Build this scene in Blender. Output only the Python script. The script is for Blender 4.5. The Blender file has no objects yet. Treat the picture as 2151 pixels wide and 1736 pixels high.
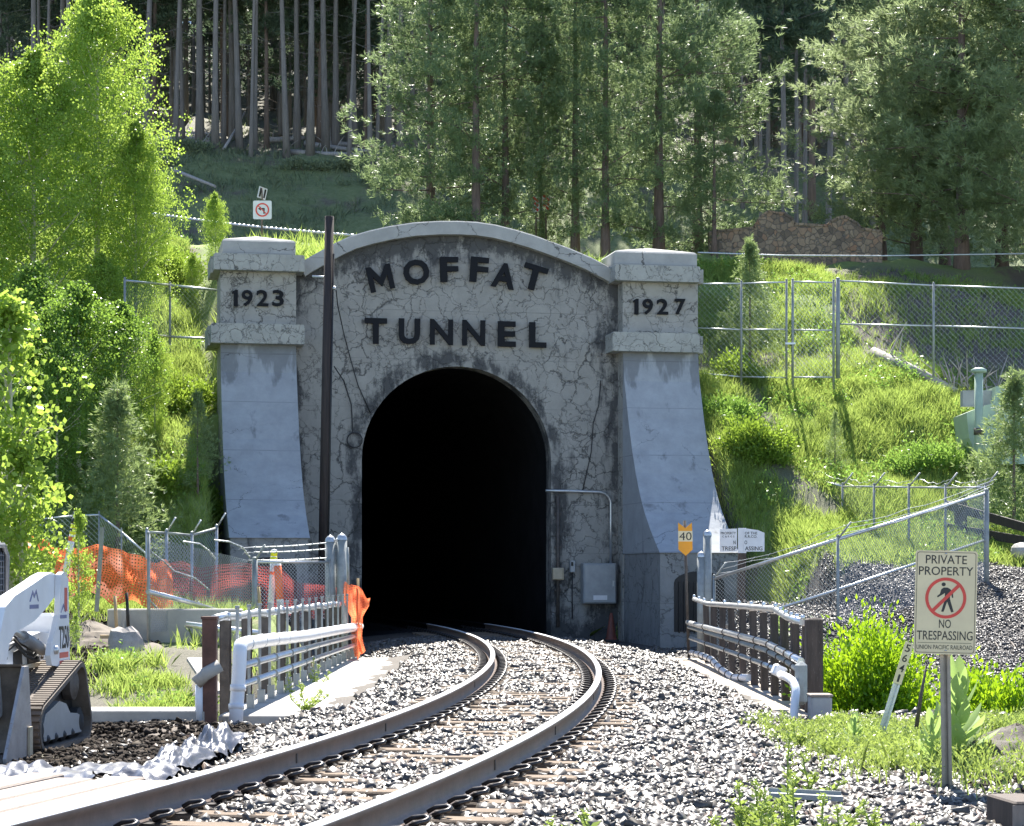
import bpy, math, random
import numpy as np
from mathutils import Vector, Matrix
R = math.radians
rng = np.random.default_rng(11)
random.seed(11)
sc = bpy.context.scene
COL = sc.collection

# ------------------------------------------------------------------ camera, world, sun
F, CX, HY, CH = 4500.0, 1075.5, 1210.0, 1.23      # focal length and horizon in a 2151 px wide frame, lens height
cam = bpy.data.objects.new('camera', bpy.data.cameras.new('camera'))
COL.objects.link(cam)
cam.location = (0, 0, CH)
cam.rotation_euler = (R(90), 0, 0)
cam.data.sensor_width = 36
cam.data.lens = F / 2151 * 36
cam.data.shift_y = (HY - 868) / 2151
cam.data.clip_end = 3000
sc.camera = cam
SUN_EL, SUN_AZ = R(52), R(2)                       # azimuth to the right of +Y
w = bpy.data.worlds.new('World')
sc.world = w
w.use_nodes = True
nt = w.node_tree
sky = nt.nodes.new('ShaderNodeTexSky')
sky.sky_type = 'NISHITA'
sky.sun_disc = False
sky.sun_elevation = SUN_EL
sky.sun_rotation = SUN_AZ
sky.altitude = 2700
nt.links.new(sky.outputs[0], nt.nodes['Background'].inputs[0])
nt.nodes['Background'].inputs[1].default_value = 0.094
sun = bpy.data.objects.new('sun', bpy.data.lights.new('sun', 'SUN'))
COL.objects.link(sun)
sun.data.energy = 5.0
sun.data.angle = R(0.5)
sun.data.color = (1.0, 0.95, 0.86)
S = Vector((math.sin(SUN_AZ) * math.cos(SUN_EL), math.cos(SUN_AZ) * math.cos(SUN_EL), math.sin(SUN_EL)))
sun.rotation_euler = S.to_track_quat('Z', 'Y').to_euler()
sc.view_settings.view_transform = 'Standard'
sc.view_settings.look = 'None'
sc.view_settings.exposure = 1.72
sc.view_settings.gamma = 1.0
sc.render.engine = 'CYCLES'
sc.cycles.use_denoising = True
sc.cycles.max_bounces = 8
sc.cycles.transparent_max_bounces = 24
sc.cycles.sample_clamp_indirect = 4

# ------------------------------------------------------------------ helpers
def at(x, y, Y):
    """point seen at pixel x, y of the 2151 px frame, Y metres in front of the lens"""
    return Vector(((x - CX) * Y / F, Y, CH + (HY - y) * Y / F))

def tag(o, label=None, cat=None, group=None, kind=None):
    if label: o['label'] = label
    if cat: o['category'] = cat
    if group: o['group'] = group
    if kind: o['kind'] = kind
    return o

def empty(name, loc, label, cat, group=None, rz=0):
    o = bpy.data.objects.new(name, None)
    COL.objects.link(o)
    o.location = loc
    o.rotation_euler = (0, 0, rz)
    o.empty_display_size = 0.2
    return tag(o, label, cat, group)

def origin(o):
    p = Vector((0, 0, 0))
    while o is not None:
        p = p + o.location
        o = o.parent
    return p

def link(name, me, m, parent=None, loc=None):
    o = bpy.data.objects.new(name, me)
    COL.objects.link(o)
    if m is not None and len(me.materials) == 0: me.materials.append(m)
    if parent is not None: o.parent = parent
    if loc is not None: o.location = loc
    return o

def npmesh(name, V, Fc, smooth=False):
    V = np.asarray(V, dtype=np.float32); Fc = np.asarray(Fc, dtype=np.int32)
    me = bpy.data.meshes.new(name)
    n, k = Fc.shape
    me.vertices.add(len(V)); me.vertices.foreach_set('co', V.ravel())
    me.loops.add(n * k); me.loops.foreach_set('vertex_index', Fc.ravel())
    me.polygons.add(n); me.polygons.foreach_set('loop_start', np.arange(0, n * k, k, dtype=np.int32))
    if smooth: me.polygons.foreach_set('use_smooth', np.ones(n, dtype=bool))
    me.update(calc_edges=True)
    return me

class MB:
    """collects solid shapes in world space, then links them as ONE mesh"""
    def __init__(s): s.v = []; s.f = []; s.sm = []
    def add(s, vs, fs, smooth=False):
        b = len(s.v)
        s.v += [Vector(p) for p in vs]
        s.f += [tuple(i + b for i in f) for f in fs]
        s.sm += [smooth] * len(fs)
        return s
    def box(s, c, size, rot=None, bevel=0):
        hx, hy, hz = size[0] / 2, size[1] / 2, size[2] / 2
        M = rot if rot is not None else Matrix.Identity(3)
        c = Vector(c)
        if bevel <= 0:
            P = [Vector((x, y, z)) for x in (-hx, hx) for y in (-hy, hy) for z in (-hz, hz)]
            s.add([c + M @ p for p in P], [(0, 1, 3, 2), (4, 6, 7, 5), (0, 4, 5, 1), (2, 3, 7, 6), (0, 2, 6, 4), (1, 5, 7, 3)])
        else:
            b = bevel
            prof = [(-hx + b, -hy), (hx - b, -hy), (hx, -hy + b), (hx, hy - b), (hx - b, hy), (-hx + b, hy), (-hx, hy - b), (-hx, -hy + b)]
            ins = [(x * (hx - b) / hx, y * (hy - b) / hy) for x, y in prof]
            vs = []
            for ring, z in ((ins, -hz), (prof, -hz + b), (prof, hz - b), (ins, hz)):
                vs += [c + M @ Vector((x, y, z)) for x, y in ring]
            fs = [tuple(range(7, -1, -1)), tuple(range(24, 32))]
            for r in range(3):
                for i in range(8):
                    j = (i + 1) % 8
                    fs.append((r * 8 + i, r * 8 + j, r * 8 + 8 + j, r * 8 + 8 + i))
            s.add(vs, fs)
        return s
    def tube(s, pts, r, n=8, cap=True, smooth=True):
        pts = [Vector(p) for p in pts]
        m = len(pts)
        rr = r if isinstance(r, (list, tuple)) else [r] * m
        vs = []; up = None
        for i, p in enumerate(pts):
            d = (pts[min(i + 1, m - 1)] - pts[max(i - 1, 0)])
            d = d.normalized() if d.length > 1e-9 else Vector((0, 0, 1))
            if up is None:
                up = Vector((0, 0, 1)) if abs(d.z) < 0.9 else Vector((1, 0, 0))
            a = d.cross(up).normalized(); b = a.cross(d).normalized(); up = b
            for k in range(n):
                t = 2 * math.pi * k / n
                vs.append(p + (a * math.cos(t) + b * math.sin(t)) * rr[i])
        fs = []
        for i in range(m - 1):
            for k in range(n):
                k2 = (k + 1) % n
                fs.append((i * n + k, i * n + k2, (i + 1) * n + k2, (i + 1) * n + k))
        s.add(vs, fs, smooth)
        if cap:
            b = len(s.v) - len(vs)
            s.f.append(tuple(b + k for k in range(n - 1, -1, -1))); s.sm.append(False)
            s.f.append(tuple(b + (m - 1) * n + k for k in range(n))); s.sm.append(False)
        return s
    def bar(s, p, q, r, n=8): return s.tube([p, q], r, n)
    def prism(s, poly, o, ax, ay, az, d0, d1):
        """polygon (a, b) in the plane o + a*ax + b*ay, extruded along az from d0 to d1"""
        o, ax, ay, az = Vector(o), Vector(ax), Vector(ay), Vector(az)
        n = len(poly)
        vs = [o + ax * a + ay * b + az * d for d in (d0, d1) for a, b in poly]
        fs = [tuple(range(n - 1, -1, -1)), tuple(range(n, 2 * n))]
        fs += [(i, (i + 1) % n, n + (i + 1) % n, n + i) for i in range(n)]
        return s.add(vs, fs)
    def lathe(s, c, prof, n=16, smooth=True):
        c = Vector(c); vs = []
        for r, z in prof:
            for k in range(n):
                t = 2 * math.pi * k / n
                vs.append(c + Vector((r * math.cos(t), r * math.sin(t), z)))
        fs = []
        for i in range(len(prof) - 1):
            for k in range(n):
                k2 = (k + 1) % n
                fs.append((i * n + k, i * n + k2, (i + 1) * n + k2, (i + 1) * n + k))
        return s.add(vs, fs, smooth)
    def build(s, name, m, parent=None):
        o0 = origin(parent) if parent is not None else Vector((0, 0, 0))
        me = bpy.data.meshes.new(name)
        me.from_pydata([tuple(p - o0) for p in s.v], [], s.f)
        me.polygons.foreach_set('use_smooth', s.sm)
        me.update()
        import bmesh
        bm = bmesh.new(); bm.from_mesh(me)
        bmesh.ops.recalc_face_normals(bm, faces=bm.faces)
        bm.to_mesh(me); bm.free()
        return link(name, me, m, parent)

def copy_tree(o, parent=None):
    c = o.copy(); COL.objects.link(c)
    if parent is not None: c.parent = parent
    for ch in list(o.children): copy_tree(ch, c)
    return c

_tc = {}
def text_geo(txt, bold=0.0):
    """outline of txt in Blender's own font, scaled to a unit box: verts (x, y, 0/1), faces, aspect"""
    k = (txt, bold)
    if k in _tc: return _tc[k]
    cu = bpy.data.curves.new('t', 'FONT'); cu.body = txt; cu.extrude = 0.5; cu.offset = bold; cu.resolution_u = 3
    o = bpy.data.objects.new('t', cu); COL.objects.link(o)
    bpy.context.view_layer.update()
    me = bpy.data.meshes.new_from_object(o.evaluated_get(bpy.context.evaluated_depsgraph_get()))
    V = np.array([v.co[:] for v in me.vertices]); fs = [tuple(p.vertices) for p in me.polygons]
    bpy.data.objects.remove(o); bpy.data.curves.remove(cu); bpy.data.meshes.remove(me)
    lo, hi = V.min(0), V.max(0)
    asp = (hi[0] - lo[0]) / (hi[1] - lo[1])
    V = (V - lo) / (hi - lo)
    _tc[k] = (V, fs, asp)
    return _tc[k]

def put_text(mb, txt, c, ax, ay, az, wid, hei, depth, bold=0.0, off=0.0):
    """txt in a box wid x hei centred on c, standing proud of the surface along az"""
    V, fs, asp = text_geo(txt, bold)
    if wid is None: wid = hei * asp
    c, ax, ay, az = Vector(c), Vector(ax), Vector(ay), Vector(az)
    mb.add([c + ax * ((p[0] - .5) * wid) + ay * ((p[1] - .5) * hei) + az * (off + depth * p[2]) for p in V], fs)
    return mb

# ------------------------------------------------------------------ materials
def new_mat(name):
    m = bpy.data.materials.new(name); m.use_nodes = True
    t = m.node_tree
    return m, t, t.nodes['Principled BSDF']

def N(t, typ, **kw):
    n = t.nodes.new(typ)
    for k, v in kw.items(): setattr(n, k, v)
    return n

def mth(t, op, a, b=None, clamp=False):
    n = N(t, 'ShaderNodeMath', operation=op); n.use_clamp = clamp
    for i, x in enumerate((a, b)):
        if x is None: continue
        if isinstance(x, (int, float)): n.inputs[i].default_value = x
        else: t.links.new(x, n.inputs[i])
    return n.outputs[0]

def ramp(t, fac, stops):
    n = N(t, 'ShaderNodeValToRGB')
    e = n.color_ramp.elements
    while len(e) < len(stops): e.new(0.5)
    for el, (p, c) in zip(e, stops):
        el.position = p
        el.color = (c, c, c, 1) if isinstance(c, (int, float)) else (*c, 1)
    t.links.new(fac, n.inputs[0])
    return n.outputs[0]

def mixc(t, fac, a, b):
    n = N(t, 'ShaderNodeMix', data_type='RGBA')
    for s, x in ((0, fac), (6, a), (7, b)):
        if isinstance(x, (int, float)): n.inputs[s].default_value = x
        elif isinstance(x, tuple): n.inputs[s].default_value = (*x, 1)
        else: t.links.new(x, n.inputs[s])
    return n.outputs[2]

def coord(t, scale=(1, 1, 1), world=False):
    if world: src = N(t, 'ShaderNodeNewGeometry').outputs['Position']
    else: src = N(t, 'ShaderNodeTexCoord').outputs['Object']
    mp = N(t, 'ShaderNodeMapping'); mp.inputs['Scale'].default_value = scale
    t.links.new(src, mp.inputs['Vector'])
    return mp.outputs[0]

def noise(t, vec, scale, detail=4, rough=0.6, col=False):
    n = N(t, 'ShaderNodeTexNoise')
    n.inputs['Scale'].default_value = scale; n.inputs['Detail'].default_value = detail; n.inputs['Roughness'].default_value = rough
    if vec is not None: t.links.new(vec, n.inputs['Vector'])
    return n.outputs['Color' if col else 'Fac']

def bump(t, b, h, strength=0.4, dist=0.02):
    n = N(t, 'ShaderNodeBump'); n.inputs['Strength'].default_value = strength; n.inputs['Distance'].default_value = dist
    t.links.new(h, n.inputs['Height']); t.links.new(n.outputs[0], b.inputs['Normal'])

def plain(name, c, rough=0.6, metal=0.0, var=0.25, sc_=6.0, bmp=0.15, dirt=None, stretch=(1, 1, 1), spec=0.5):
    """painted, worn or weathered surface: two scales of noise over the colour, plus bump"""
    m, t, b = new_mat(name)
    v = coord(t, stretch)
    n1 = noise(t, v, sc_, 6, 0.65); n2 = noise(t, v, sc_ * 7, 4, 0.7)
    lo = tuple(x * (1 - var) for x in c); hi = tuple(min(1, x * (1 + var)) for x in c)
    col = mixc(t, ramp(t, n1, [(.3, 0), (.7, 1)]), lo, hi)
    if dirt:
        col = mixc(t, ramp(t, n2, [(dirt[1], 0), (min(1, dirt[1] + .12), 1)]), col, dirt[0])
    t.links.new(col, b.inputs['Base Color'])
    b.inputs['Metallic'].default_value = metal
    b.inputs['Specular IOR Level'].default_value = spec
    rr = N(t, 'ShaderNodeMapRange'); rr.inputs[3].default_value = max(.05, rough - .12); rr.inputs[4].default_value = min(1, rough + .12)
    t.links.new(n1, rr.inputs[0]); t.links.new(rr.outputs[0], b.inputs['Roughness'])
    if bmp: bump(t, b, n2, bmp, 0.01)
    return m

def leafy(name, dark, light, trans=0.5, rough=0.45, nscale=0.9, tint=None, spec=0.5):
    """leaf or blade: per-leaf and per-clump colour, and light shining through"""
    m, t, b = new_mat(name)
    g = N(t, 'ShaderNodeNewGeometry')
    v = coord(t, world=True)
    n = noise(t, v, nscale, 3, 0.6)
    f = mth(t, 'ADD', mth(t, 'MULTIPLY', g.outputs['Random Per Island'], 0.55), mth(t, 'MULTIPLY', ramp(t, n, [(.3, 0), (.7, 1)]), 0.45))
    col = mixc(t, f, dark, light)
    t.links.new(col, b.inputs['Base Color'])
    b.inputs['Roughness'].default_value = rough
    b.inputs['Specular IOR Level'].default_value = spec
    tr = N(t, 'ShaderNodeBsdfTranslucent')
    tc = mixc(t, 0.5, col, tint) if tint else col
    t.links.new(tc, tr.inputs[0])
    mx = N(t, 'ShaderNodeMixShader'); mx.inputs[0].default_value = trans
    t.links.new(b.outputs[0], mx.inputs[1]); t.links.new(tr.outputs[0], mx.inputs[2])
    t.links.new(mx.outputs[0], t.nodes['Material Output'].inputs[0])
    return m

def concrete_mat(name, base, crack_scale, crack_w, stain, fine=True, tone=None, where=None):
    m, t, b = new_mat(name)
    v0 = coord(t)
    nv = noise(t, v0, 1.6, 5, 0.65, col=True)
    ad = N(t, 'ShaderNodeVectorMath', operation='MULTIPLY_ADD')
    t.links.new(nv, ad.inputs[0]); ad.inputs[1].default_value = (.72, .72, .72); t.links.new(v0, ad.inputs[2])
    v = ad.outputs[0]
    big = noise(t, v0, 0.45, 4, 0.6); mid = noise(t, v0, 2.2, 6, 0.7); fin = noise(t, v0, 14, 5, 0.7)
    def cracks(scale, width, lo, hi):
        vo = N(t, 'ShaderNodeTexVoronoi', feature='DISTANCE_TO_EDGE')
        vo.inputs['Scale'].default_value = scale; t.links.new(v, vo.inputs['Vector'])
        wv = mth(t, 'MULTIPLY', ramp(t, noise(t, v0, scale * .7, 3, .6), [(lo, 0), (hi, 1)]), width)
        d = mth(t, 'DIVIDE', vo.outputs['Distance'], mth(t, 'ADD', wv, 1e-4))
        return mth(t, 'SUBTRACT', 1.0, mth(t, 'MULTIPLY', d, 1.0, True), True)
    c1 = cracks(crack_scale, crack_w, .42, .74)
    col = mixc(t, ramp(t, mid, [(.25, 0), (.75, 1)]), tuple(x * .8 for x in base), tuple(x * 1.15 for x in base))
    if tone: col = mixc(t, ramp(t, big, [(.4, 0), (.65, 1)]), col, tone)
    if fine:
        c2 = cracks(crack_scale * 2.7, crack_w * 2.0, .52, .8)
        c3_ = cracks(crack_scale * 1.9, .026, .27, .55)
        ck = mth(t, 'MAXIMUM', mth(t, 'MAXIMUM', c1, mth(t, 'MULTIPLY', c2, .85)), mth(t, 'MULTIPLY', c3_, .7))
    else: ck = c1
    # faint pour joints left by the formwork
    jz = N(t, 'ShaderNodeSeparateXYZ'); t.links.new(v0, jz.inputs[0])
    fr = mth(t, 'ABSOLUTE', mth(t, 'SUBTRACT', mth(t, 'FRACT', mth(t, 'ADD', mth(t, 'DIVIDE', jz.outputs[2], 1.22), mth(t, 'MULTIPLY', big, .05))), .5))
    jl = mth(t, 'MULTIPLY', mth(t, 'LESS_THAN', fr, .009), ramp(t, mid, [(.4, .1), (.7, .6)]))
    col = mixc(t, jl, col, (.10, .10, .10))
    # runs of soot and water: streaks stretched down the wall
    vs = coord(t, (1.0, 1.0, 0.28))
    st = noise(t, vs, 1.3, 6, .72)
    sf = ramp(t, st, [(stain, 0), (stain + .12, .8)])
    if where:
        # soot and water stains that run down from the coping and the bands and ring the arch
        sx = N(t, 'ShaderNodeSeparateXYZ'); t.links.new(v0, sx.inputs[0])
        x_, z_ = sx.outputs[0], sx.outputs[2]
        if where == 'wall':
            edge = mth(t, 'SUBTRACT', 9.65, mth(t, 'MULTIPLY', mth(t, 'MULTIPLY', x_, x_), .058))
            a = mth(t, 'SUBTRACT', 1.0, mth(t, 'DIVIDE', mth(t, 'SUBTRACT', edge, z_), .95), True)
            rr = mth(t, 'SQRT', mth(t, 'ADD', mth(t, 'MULTIPLY', x_, x_), mth(t, 'POWER', mth(t, 'MAXIMUM', mth(t, 'SUBTRACT', z_, 4.15), 0), 2)))
            b2 = mth(t, 'MULTIPLY', mth(t, 'SUBTRACT', 1.0, mth(t, 'DIVIDE', mth(t, 'ABSOLUTE', mth(t, 'SUBTRACT', rr, 2.5)), .62), True), .85)
            c3 = mth(t, 'SUBTRACT', 1.0, mth(t, 'DIVIDE', mth(t, 'ABSOLUTE', mth(t, 'SUBTRACT', mth(t, 'ABSOLUTE', x_), 4.0)), .8), True)
            g_ = mth(t, 'MAXIMUM', mth(t, 'MAXIMUM', a, b2), mth(t, 'MULTIPLY', c3, .75))
            g_ = mth(t, 'MAXIMUM', g_, mth(t, 'SUBTRACT', 1.0, mth(t, 'DIVIDE', mth(t, 'ADD', z_, .3), 1.6), True))
            nn = mth(t, 'ADD', mth(t, 'MULTIPLY', noise(t, vs, 2.4, 6, .7), .6), mth(t, 'MULTIPLY', mid, .4))
        else:
            g_ = mth(t, 'SUBTRACT', 1.0, mth(t, 'DIVIDE', mth(t, 'SUBTRACT', 6.9, z_), 1.1), True)
            nn = noise(t, coord(t, (1.6, 1.6, .12)), 1.6, 4, .6)
        sf = mth(t, 'MAXIMUM', sf, mth(t, 'MULTIPLY', ramp(t, mth(t, 'ADD', nn, mth(t, 'MULTIPLY', g_, .24)), [(.605, 0), (.70, 1)]), .88 if where == 'wall' else .45))
    col = mixc(t, sf, col, (.04, .042, .046))
    col = mixc(t, mth(t, 'MULTIPLY', ck, .9), col, (.03, .03, .03))
    col = mixc(t, ramp(t, fin, [(.62, 0), (.8, .3)]), col, (.08, .08, .075))
    t.links.new(col, b.inputs['Base Color'])
    b.inputs['Roughness'].default_value = .85
    hh = mth(t, 'SUBTRACT', mth(t, 'MULTIPLY', fin, .4), ck)
    bump(t, b, hh, .6, .02)
    return m

M = {}
M['wall'] = concrete_mat('cracked_concrete', (.30, .292, .272), 1.1, .06, .62, True, None, 'wall')
M['pier'] = concrete_mat('pier_concrete', (.34, .33, .305), 1.2, .05, .64)
M['coping'] = concrete_mat('coping_concrete', (.37, .37, .355), .8, .03, .68, False)
M['render'] = concrete_mat('rendered_concrete', (.335, .355, .385), .42, .007, .68, False, None, 'render')
M['base'] = concrete_mat('base_concrete', (.25, .255, .26), .8, .02, .56, True)
M['bands'] = concrete_mat('band_concrete', (.37, .37, .345), 1.5, .05, .62, True)
M['soot_and_shade'] = plain('sooty_lining_and_shade', (.018, .018, .02), .95, 0, .4, 1.2, .4, spec=.1)  # soot of the lining; also paints tunnel shade on bed, rails and sleepers
M['letter'] = plain('black_letters', (.006, .007, .010), .7, 0, .3, 9, .1, spec=.25)
M['galv'] = plain('galvanised_steel', (.52, .54, .56), .38, .75, .18, 8, .08)
M['galv_dull'] = plain('dull_galvanised_steel', (.30, .32, .32), .6, .35, .25, 5, .1, ((.16, .12, .08), .66))
M['wire'] = plain('fence_wire', (.42, .44, .46), .35, .8, .1, 3, 0)
M['alu_pipe'] = plain('aluminium_jacket', (.72, .73, .74), .33, .75, .1, 7, .12)
M['white_pipe'] = plain('white_pipe', (.78, .79, .82), .35, 0, .06, 5, .05)
M['rust_wood'] = plain('creosoted_wood', (.075, .055, .045), .8, 0, .45, 3, .5, ((.22, .19, .16), .62), (6, 6, .6))
M['rusty'] = plain('red_rusty_post', (.12, .06, .045), .8, .1, .4, 4, .4, ((.05, .035, .03), .6))
M['pole'] = plain('pole_wood', (.035, .026, .024), .8, 0, .5, 3, .5, ((.12, .09, .07), .64), (8, 8, .4))
M['steel_dark'] = plain('rusty_dark_steel', (.10, .085, .075), .65, .3, .4, 7, .3, ((.2, .1, .05), .62))
M['box_grey'] = plain('grey_cabinet', (.32, .34, .36), .45, .3, .15, 4, .08)
M['tan'] = plain('tan_box', (.45, .38, .27), .6, 0, .15, 6, .1)
M['conc_light'] = plain('light_concrete', (.40, .38, .345), .85, 0, .18, 2.5, .35, ((.25, .23, .2), .68))
M['walk_old'] = plain('old_walkway', (.33, .28, .225), .85, 0, .25, 2.5, .4, ((.16, .13, .10), .6))
M['conc_grey'] = plain('grey_concrete', (.38, .38, .38), .85, 0, .2, 2, .35, ((.16, .15, .14), .66))
M['rail_top'] = plain('polished_railhead_glare', (.82, .82, .83), .34, .12, .1, 9, .05)  # polished steel, with sun glare put into the near-white colour
M['rail_side'] = plain('brown_rail_web', (.20, .15, .125), .6, .2, .25, 5, .2, ((.1, .07, .05), .64))
M['clip'] = plain('spring_clip_steel', (.06, .055, .055), .35, .7, .3, 12, .1)
M['sleeper'] = plain('weathered_sleeper', (.165, .118, .08), .85, 0, .4, 3, .6, ((.07, .05, .04), .58), (1.2, 12, 3))
M['sign_tan'] = plain('yellowed_sign_face', (.76, .64, .40), .45, 0, .08, 5, .03)
M['sign_black'] = plain('sign_black', (.025, .024, .024), .5, 0, .1, 5, 0)
M['sign_red'] = plain('sign_red', (.72, .07, .05), .5, 0, .1, 5, 0)
M['sign_white'] = plain('sign_white', (.74, .74, .76), .45, 0, .08, 5, .03, ((.35, .2, .12), .74))
M['sign_orange'] = plain('sign_orange', (.82, .33, .01), .45, 0, .06, 5, .03)
M['sign_back'] = plain('sign_edge_brown', (.13, .10, .075), .6, 0, .2, 5, .1)
M['post_steel'] = plain('channel_post', (.30, .27, .23), .5, .5, .25, 6, .15)
M['yellow'] = plain('yellow_band', (.75, .72, .02), .45, 0, .06, 8, .03)
M['orange_paint'] = plain('orange_band', (.85, .16, .03), .45, 0, .08, 8, .03)
M['loader_white'] = plain('loader_white_paint', (.74, .75, .77), .35, 0, .07, 4, .04, ((.30, .24, .18), .72))
M['black_metal'] = plain('black_metal', (.02, .02, .022), .5, .2, .3, 6, .1)
M['rubber'] = plain('dusty_rubber', (.135, .11, .09), .85, 0, .35, 7, .3, ((.2, .17, .13), .6))
M['rubber_dark'] = plain('dark_rubber', (.03, .029, .029), .8, 0, .3, 7, .2)
M['bucket'] = plain('worn_bucket_steel', (.36, .34, .34), .5, .35, .25, 5, .2, ((.22, .13, .08), .6))
M['cyl'] = plain('grey_cylinder', (.20, .21, .23), .4, .3, .15, 6, .05)
M['decal_red'] = plain('decal_red', (.55, .12, .09), .5, 0, .1, 6, 0)
M['decal_blue'] = plain('decal_blue', (.16, .18, .32), .5, 0, .15, 6, 0)
M['wood_stake'] = plain('wooden_stake', (.45, .32, .17), .8, 0, .2, 6, .2, None, (8, 8, 1))
M['plank'] = plain('bleached_plank', (.26, .215, .185), .8, 0, .2, 3, .4, ((.28, .22, .17), .66), (8, 1, 3))
M['rock'] = plain('rough_rock', (.33, .30, .28), .85, 0, .35, 3, .6, ((.16, .14, .13), .6))
M['bark'] = plain('pine_bark', (.16, .115, .10), .9, 0, .4, 3, .6, ((.28, .22, .2), .62), (5, 5, .8))
M['bark_grey'] = plain('brown_lodgepole_bark', (.19, .14, .11), .9, 0, .35, 2, .5, ((.08, .06, .055), .6), (5, 5, .5))
M['bark_brown'] = M['bark_grey']
M['bark_grey'] = plain('grey_lodgepole_bark', (.20, .18, .165), .9, 0, .35, 2, .5, ((.08, .06, .055), .6), (5, 5, .5))
M['bark_aspen'] = plain('pale_aspen_bark', (.52, .50, .38), .75, 0, .2, 4, .2, ((.1, .09, .08), .68), (2, 2, 4))
M['dead_wood'] = plain('bleached_dead_wood', (.36, .33, .31), .85, 0, .3, 3, .4, None, (6, 6, 1))
M['mint'] = plain('mint_green_paint', (.36, .46, .37), .5, 0, .1, 3, .08, ((.3, .26, .2), .74))
M['cloth'] = plain('grey_geotextile', (.085, .09, .115), .35, 0, .15, 5, .3, ((.26, .26, .29), .62))
M['cone'] = plain('shade_dark_orange_cone', (.16, .045, .03), .6, 0, .2, 6, .05)  # orange darkened in the colour itself for the shade by the wall
M['asphalt'] = plain('asphalt', (.05, .05, .052), .9, 0, .2, 3, .3)
M['aspen'] = leafy('aspen_leaves', (.17, .31, .045), (.32, .45, .085), .58, .33, .8, (.46, .58, .09))
M['aspen_low'] = leafy('shaded_aspen_leaves', (.09, .20, .04), (.20, .34, .06), .53, .35, .7, (.32, .46, .06))  # darker copy of the aspen leaves, the grove's shade put into the colour
M['pine'] = leafy('pine_needles', (.09, .15, .075), (.24, .32, .155), .47, .4, .7, (.36, .45, .20))
M['pine_pale'] = leafy('pale_pine_needles', (.13, .19, .095), (.31, .38, .20), .5, .4, .7, (.44, .52, .25))
M['forest_far'] = leafy('far_forest_needles', (.13, .19, .13), (.28, .34, .22), .45, .6, .3)
M['pine_light'] = leafy('young_pine_needles', (.13, .20, .085), (.27, .35, .16), .48, .4, .9, (.38, .48, .15))
M['pine_dark'] = leafy('forest_needles', (.07, .12, .075), (.19, .25, .14), .45, .6, .5)
M['grass'] = leafy('hill_grass', (.16, .29, .06), (.38, .48, .14), .55, .42, .3, (.52, .62, .13))
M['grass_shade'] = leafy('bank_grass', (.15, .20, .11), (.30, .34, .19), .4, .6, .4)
M['weed'] = leafy('pale_weeds', (.20, .30, .06), (.38, .47, .14), .45, .45, 1.2, (.38, .46, .08))
M['bush'] = leafy('bright_bush_leaves', (.07, .20, .012), (.26, .44, .03), .55, .35, 2.2, (.42, .58, .01))
M['shrub'] = leafy('shrub_leaves', (.10, .20, .025), (.24, .36, .06), .5, .4, 1.0, (.32, .42, .04))
M['forb'] = leafy('green_forbs', (.09, .22, .04), (.24, .38, .09), .5, .4, .5, (.34, .5, .08))
M['mullein'] = leafy('mullein_leaves', (.24, .36, .13), (.38, .50, .20), .45, .6, 2.0, (.40, .55, .12))

def stone_mat(name, dark, light, rough, tints):
    m, t, b = new_mat(name)
    g = N(t, 'ShaderNodeNewGeometry')
    n = noise(t, coord(t, world=True), 40, 4, .6)
    r = g.outputs['Random Per Island']
    c = ramp(t, r, [(0, dark), (.55, tuple((a + b_) / 2 for a, b_ in zip(dark, light))), (.85, light), (.93, tints[0]), (1, tints[1])])
    c = mixc(t, ramp(t, n, [(.3, .0), (.75, .5)]), c, tuple(x * .5 for x in dark))
    t.links.new(c, b.inputs['Base Color'])
    b.inputs['Roughness'].default_value = rough
    b.inputs['Specular IOR Level'].default_value = .7
    return m
M['ballast'] = stone_mat('ballast_stone', (.042, .037, .033), (.142, .127, .113), .44, ((.15, .095, .07), (.23, .21, .185)))
M['chips'] = stone_mat('slope_gravel', (.05, .045, .046), (.13, .12, .12), .5, ((.13, .10, .08), (.17, .16, .15)))
M['clods'] = stone_mat('soil_clods', (.018, .014, .011), (.06, .048, .04), .95, ((.07, .055, .04), (.10, .085, .07)))
M['clods'].node_tree.nodes['Principled BSDF'].inputs['Specular IOR Level'].default_value = .15

def net_mat(name, ca, cb, th):
    m, t, b = new_mat(name)
    v = N(t, 'ShaderNodeUVMap').outputs[0]
    sp = N(t, 'ShaderNodeSeparateXYZ'); t.links.new(v, sp.inputs[0])
    a = mth(t, 'ABSOLUTE', mth(t, 'SINE', mth(t, 'MULTIPLY', sp.outputs[0], math.pi)))
    c = mth(t, 'ABSOLUTE', mth(t, 'SINE', mth(t, 'MULTIPLY', sp.outputs[1], math.pi)))
    hole = mth(t, 'GREATER_THAN', mth(t, 'MULTIPLY', a, c), th)
    n = noise(t, coord(t), 3, 4, .6)
    col = mixc(t, n, ca, cb)
    t.links.new(col, b.inputs['Base Color']); b.inputs['Roughness'].default_value = .45
    tr = N(t, 'ShaderNodeBsdfTranslucent'); t.links.new(col, tr.inputs[0])
    mx = N(t, 'ShaderNodeMixShader'); mx.inputs[0].default_value = .68
    t.links.new(b.outputs[0], mx.inputs[1]); t.links.new(tr.outputs[0], mx.inputs[2])
    tp = N(t, 'ShaderNodeBsdfTransparent')
    m2 = N(t, 'ShaderNodeMixShader'); t.links.new(hole, m2.inputs[0])
    t.links.new(mx.outputs[0], m2.inputs[1]); t.links.new(tp.outputs[0], m2.inputs[2])
    t.links.new(m2.outputs[0], t.nodes['Material Output'].inputs[0])
    return m
M['net'] = net_mat('orange_safety_net', (.95, .16, .06), (1.0, .30, .14), .74)
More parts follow.
